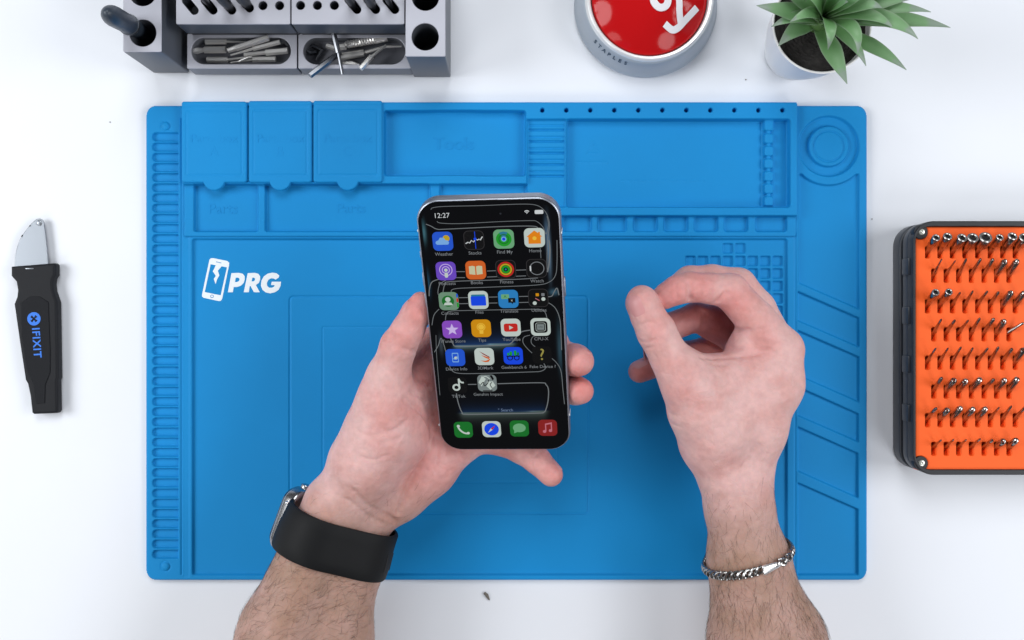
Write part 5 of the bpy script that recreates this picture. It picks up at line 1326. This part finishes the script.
# case on the outer side of the wrist
cd = (-uu * 0.84 + vv * -0.54).normalized()
ccent = LF.march(wc, cd, 60) + cd * 7.0
cu_ = bax; cw = cd.cross(cu_).normalized()
CM = Matrix((cu_, cw, cd)).transposed().to_4x4(); CM.translation = ccent
silver = mat('watch_steel', (0.42, 0.42, 0.43), rough=0.25, metal=1.0)
m = MB(); m.prism([rr(-19.5, -17.5, 19.5, 17.5, 9, 12)], -5.0, 4.5, bev=2.4, bres=4, M=CM); m.build('case', silver, watch)
m = MB(); m.prism([rr(-18, -16, 18, 16, 8, 12)], 4.3, 5.4, bev=0.6, M=CM); m.build('watch_glass', glass, watch)
m = MB(); m.lathe([(0.1, -8.2), (9, -7.8), (13.5, -6.2), (14.5, -4.6)], 48, M=CM); m.build('sensor_back', mat('sensor_back', (0.42, 0.38, 0.33), rough=0.35), watch)
m = MB(); m.lathe([(0.1, 21.4), (3.0, 21.3), (3.3, 20.6), (3.3, 19.0)], 24, M=CM @ Matrix.Rotation(R(90), 4, 'Y') @ Matrix.Translation((0, -6, 0))); m.build('crown', silver, watch)
a_ = bp(NA * 0.02, -0.2, 2.9)
m = MB()
for k_i in (2.0, 94.0):
    p0 = bp(k_i, -0.55, 2.8); p1 = bp(k_i, 0.2, 2.9); m.tube([p0, p1], 0.35, n=6)
m.build('band_slot', blk, watch)
lug = mat('bright_lug', (0.8, 0.8, 0.8), rough=0.15, metal=1.0)
m = MB(); m.ball(P(286.8, 502.8, 74), 1.0, sub=2); m.ball(P(277, 555, 58), 0.7, sub=2); m.build('lug_pin', lug, watch)

# ================================================================== CHAIN BRACELET on the right wrist
bcn = P(750, 556, 50)
brace = thing('bracelet', 'silver curb chain bracelet with a smooth clasp round the right wrist', 'bracelet', bcn)
bdir = (P(795, 546, 50) - P(705, 567, 50)); bdir.z = 0; bdir.normalize()
bn = Vector((-bdir.y, bdir.x, 0)); bup = Vector((0, 0, 1))
ring = []
for k in range(180):
    a = 2 * math.pi * k / 180; d = bdir * math.cos(a) + bup * math.sin(a) - bn * 0.10 * math.sin(a)
    ring.append(RF.march(bcn, d, 60) + d.normalized() * 1.3)
rr2 = np.array([(p - bcn).length for p in ring])
for _ in range(20): rr2 = np.maximum(rr2, (np.roll(rr2, 1) + np.roll(rr2, -1)) / 2)
ring = [bcn + (p - bcn).normalized() * r_ for p, r_ in zip(ring, rr2)]
# arc-length resample
tot = [0]
for i in range(180): tot.append(tot[-1] + (ring[(i + 1) % 180] - ring[i]).length)
def ringat(s_):
    s_ = s_ % tot[-1]; i = int(np.searchsorted(tot, s_)) - 1; i = max(0, min(i, 179)); t = (s_ - tot[i]) / max(tot[i + 1] - tot[i], 1e-6)
    return ring[i].lerp(ring[(i + 1) % 180], t)
NL = int(tot[-1] / 3.3)
clasp_s = None; best = 1e9
for i in range(400):
    s_ = tot[-1] * i / 400; p = ringat(s_)
    if p.z < bcn.z: continue
    px_ = 512 + F * p.x / (H - p.z)
    if abs(px_ - 770.5) < best: best = abs(px_ - 770.5); clasp_s = s_
chainm = mat('chain_silver', (0.38, 0.375, 0.37), rough=0.24, metal=1.0)
protoL = None
for i in range(NL):
    s_ = tot[-1] * i / NL
    dlt = (s_ - clasp_s + tot[-1] / 2) % tot[-1] - tot[-1] / 2
    if abs(dlt) < 5.2: continue
    p = ringat(s_); t = (ringat(s_ + 1) - ringat(s_ - 1)).normalized(); out = (p - bcn).normalized(); side = t.cross(out).normalized(); out = side.cross(t)
    if protoL is None:
        m = MB(); L_ = []
        for k in range(20):
            a = 2 * math.pi * k / 20; L_.append((3.0 * math.cos(a), 2.0 * math.sin(a), 0.35 * math.sin(2 * a)))
        m.tube(L_, 0.72, n=8, closed=True); o = m.build('link', chainm, brace, world=False); protoL = o
    else:
        o = protoL.copy(); COL.objects.link(o); o.parent = brace
    B = Matrix((t, side, out)).transposed().to_4x4()
    loose_ = (0 < -dlt < 16) 
    tw = R(-38) if not loose_ else R(60 * (i % 2) - 15)
    o.matrix_local = Matrix.Translation((p - bcn + (out * rnd.uniform(-.05, .05))) * S) @ B @ Matrix.Rotation(tw, 4, 'Z') @ Matrix.Rotation(R(24 if not loose_ else 40), 4, 'X')
p = ringat(clasp_s); t = (ringat(clasp_s + 3) - ringat(clasp_s - 3)).normalized(); out = (p - bcn).normalized(); side = t.cross(out).normalized(); out = side.cross(t)
B = Matrix((t, side, out)).transposed().to_4x4(); B.translation = p + out * 0.3
m = MB(); m.tube([(-6.2, 0, 0), (-5.4, 0, 0), (4.6, 0, 0), (5.6, 0, 0)], [1.2, 1.6, 3.1, 2.6], n=16, flat=0.5, up=(0, 0, 1), M=B)
m.build('clasp', mat('polished_silver', (0.95, 0.95, 0.96), rough=0.35, metal=1.0), brace)

# ================================================================== LIGHT
world = bpy.data.worlds.new('World'); scene.world = world; world.use_nodes = True
world.node_tree.nodes['Background'].inputs['Color'].default_value = (0.93, 0.96, 1.0, 1)
world.node_tree.nodes['Background'].inputs['Strength'].default_value = 0.07
def softbox(name, loc, aim, size, power, col=(1, 0.99, 0.98)):
    l = bpy.data.lights.new(name, 'AREA'); l.shape = 'DISK'; l.size = size; l.energy = power; l.color = col
    o = bpy.data.objects.new(name, l); COL.objects.link(o); o.location = loc
    o.rotation_euler = (Vector(aim) - Vector(loc)).to_track_quat('-Z', 'Y').to_euler()
    return o
softbox('softbox_lamp', (-1.08, 0.12, 0.80), (-0.05, 0, 0), 0.70, 9.0, (0.96, 0.98, 1.0))
softbox('softbox_lamp', (1.10, 0.05, 0.90), (0.05, 0, 0), 0.70, 8.0, (0.97, 0.98, 1.0))
softbox('softbox_lamp', (-0.10, 0.80, 1.15), (0, 0, 0), 0.70, 7.4, (0.96, 0.98, 1.0))
softbox('softbox_lamp', (-0.75, -0.62, 0.75), (-0.05, 0, 0), 0.50, 2.2)
softbox('softbox_lamp', (0.70, -0.66, 0.90), (0.05, 0, 0), 0.50, 3.5, (0.97, 0.98, 1.0))

# ================================================================== CAMERA
cam = bpy.data.cameras.new('camera'); co_ = bpy.data.objects.new('camera', cam); COL.objects.link(co_)
co_.location = (0, 0, H * S); co_.rotation_euler = (0, 0, 0)
cam.sensor_width = 36; cam.sensor_fit = 'HORIZONTAL'; cam.lens = 36 * F / 1024
cam.clip_start = 0.01; cam.clip_end = 50
scene.camera = co_
scene.view_settings.view_transform = 'Standard'; scene.view_settings.look = 'None'
scene.view_settings.exposure = 0.1; scene.view_settings.gamma = 1
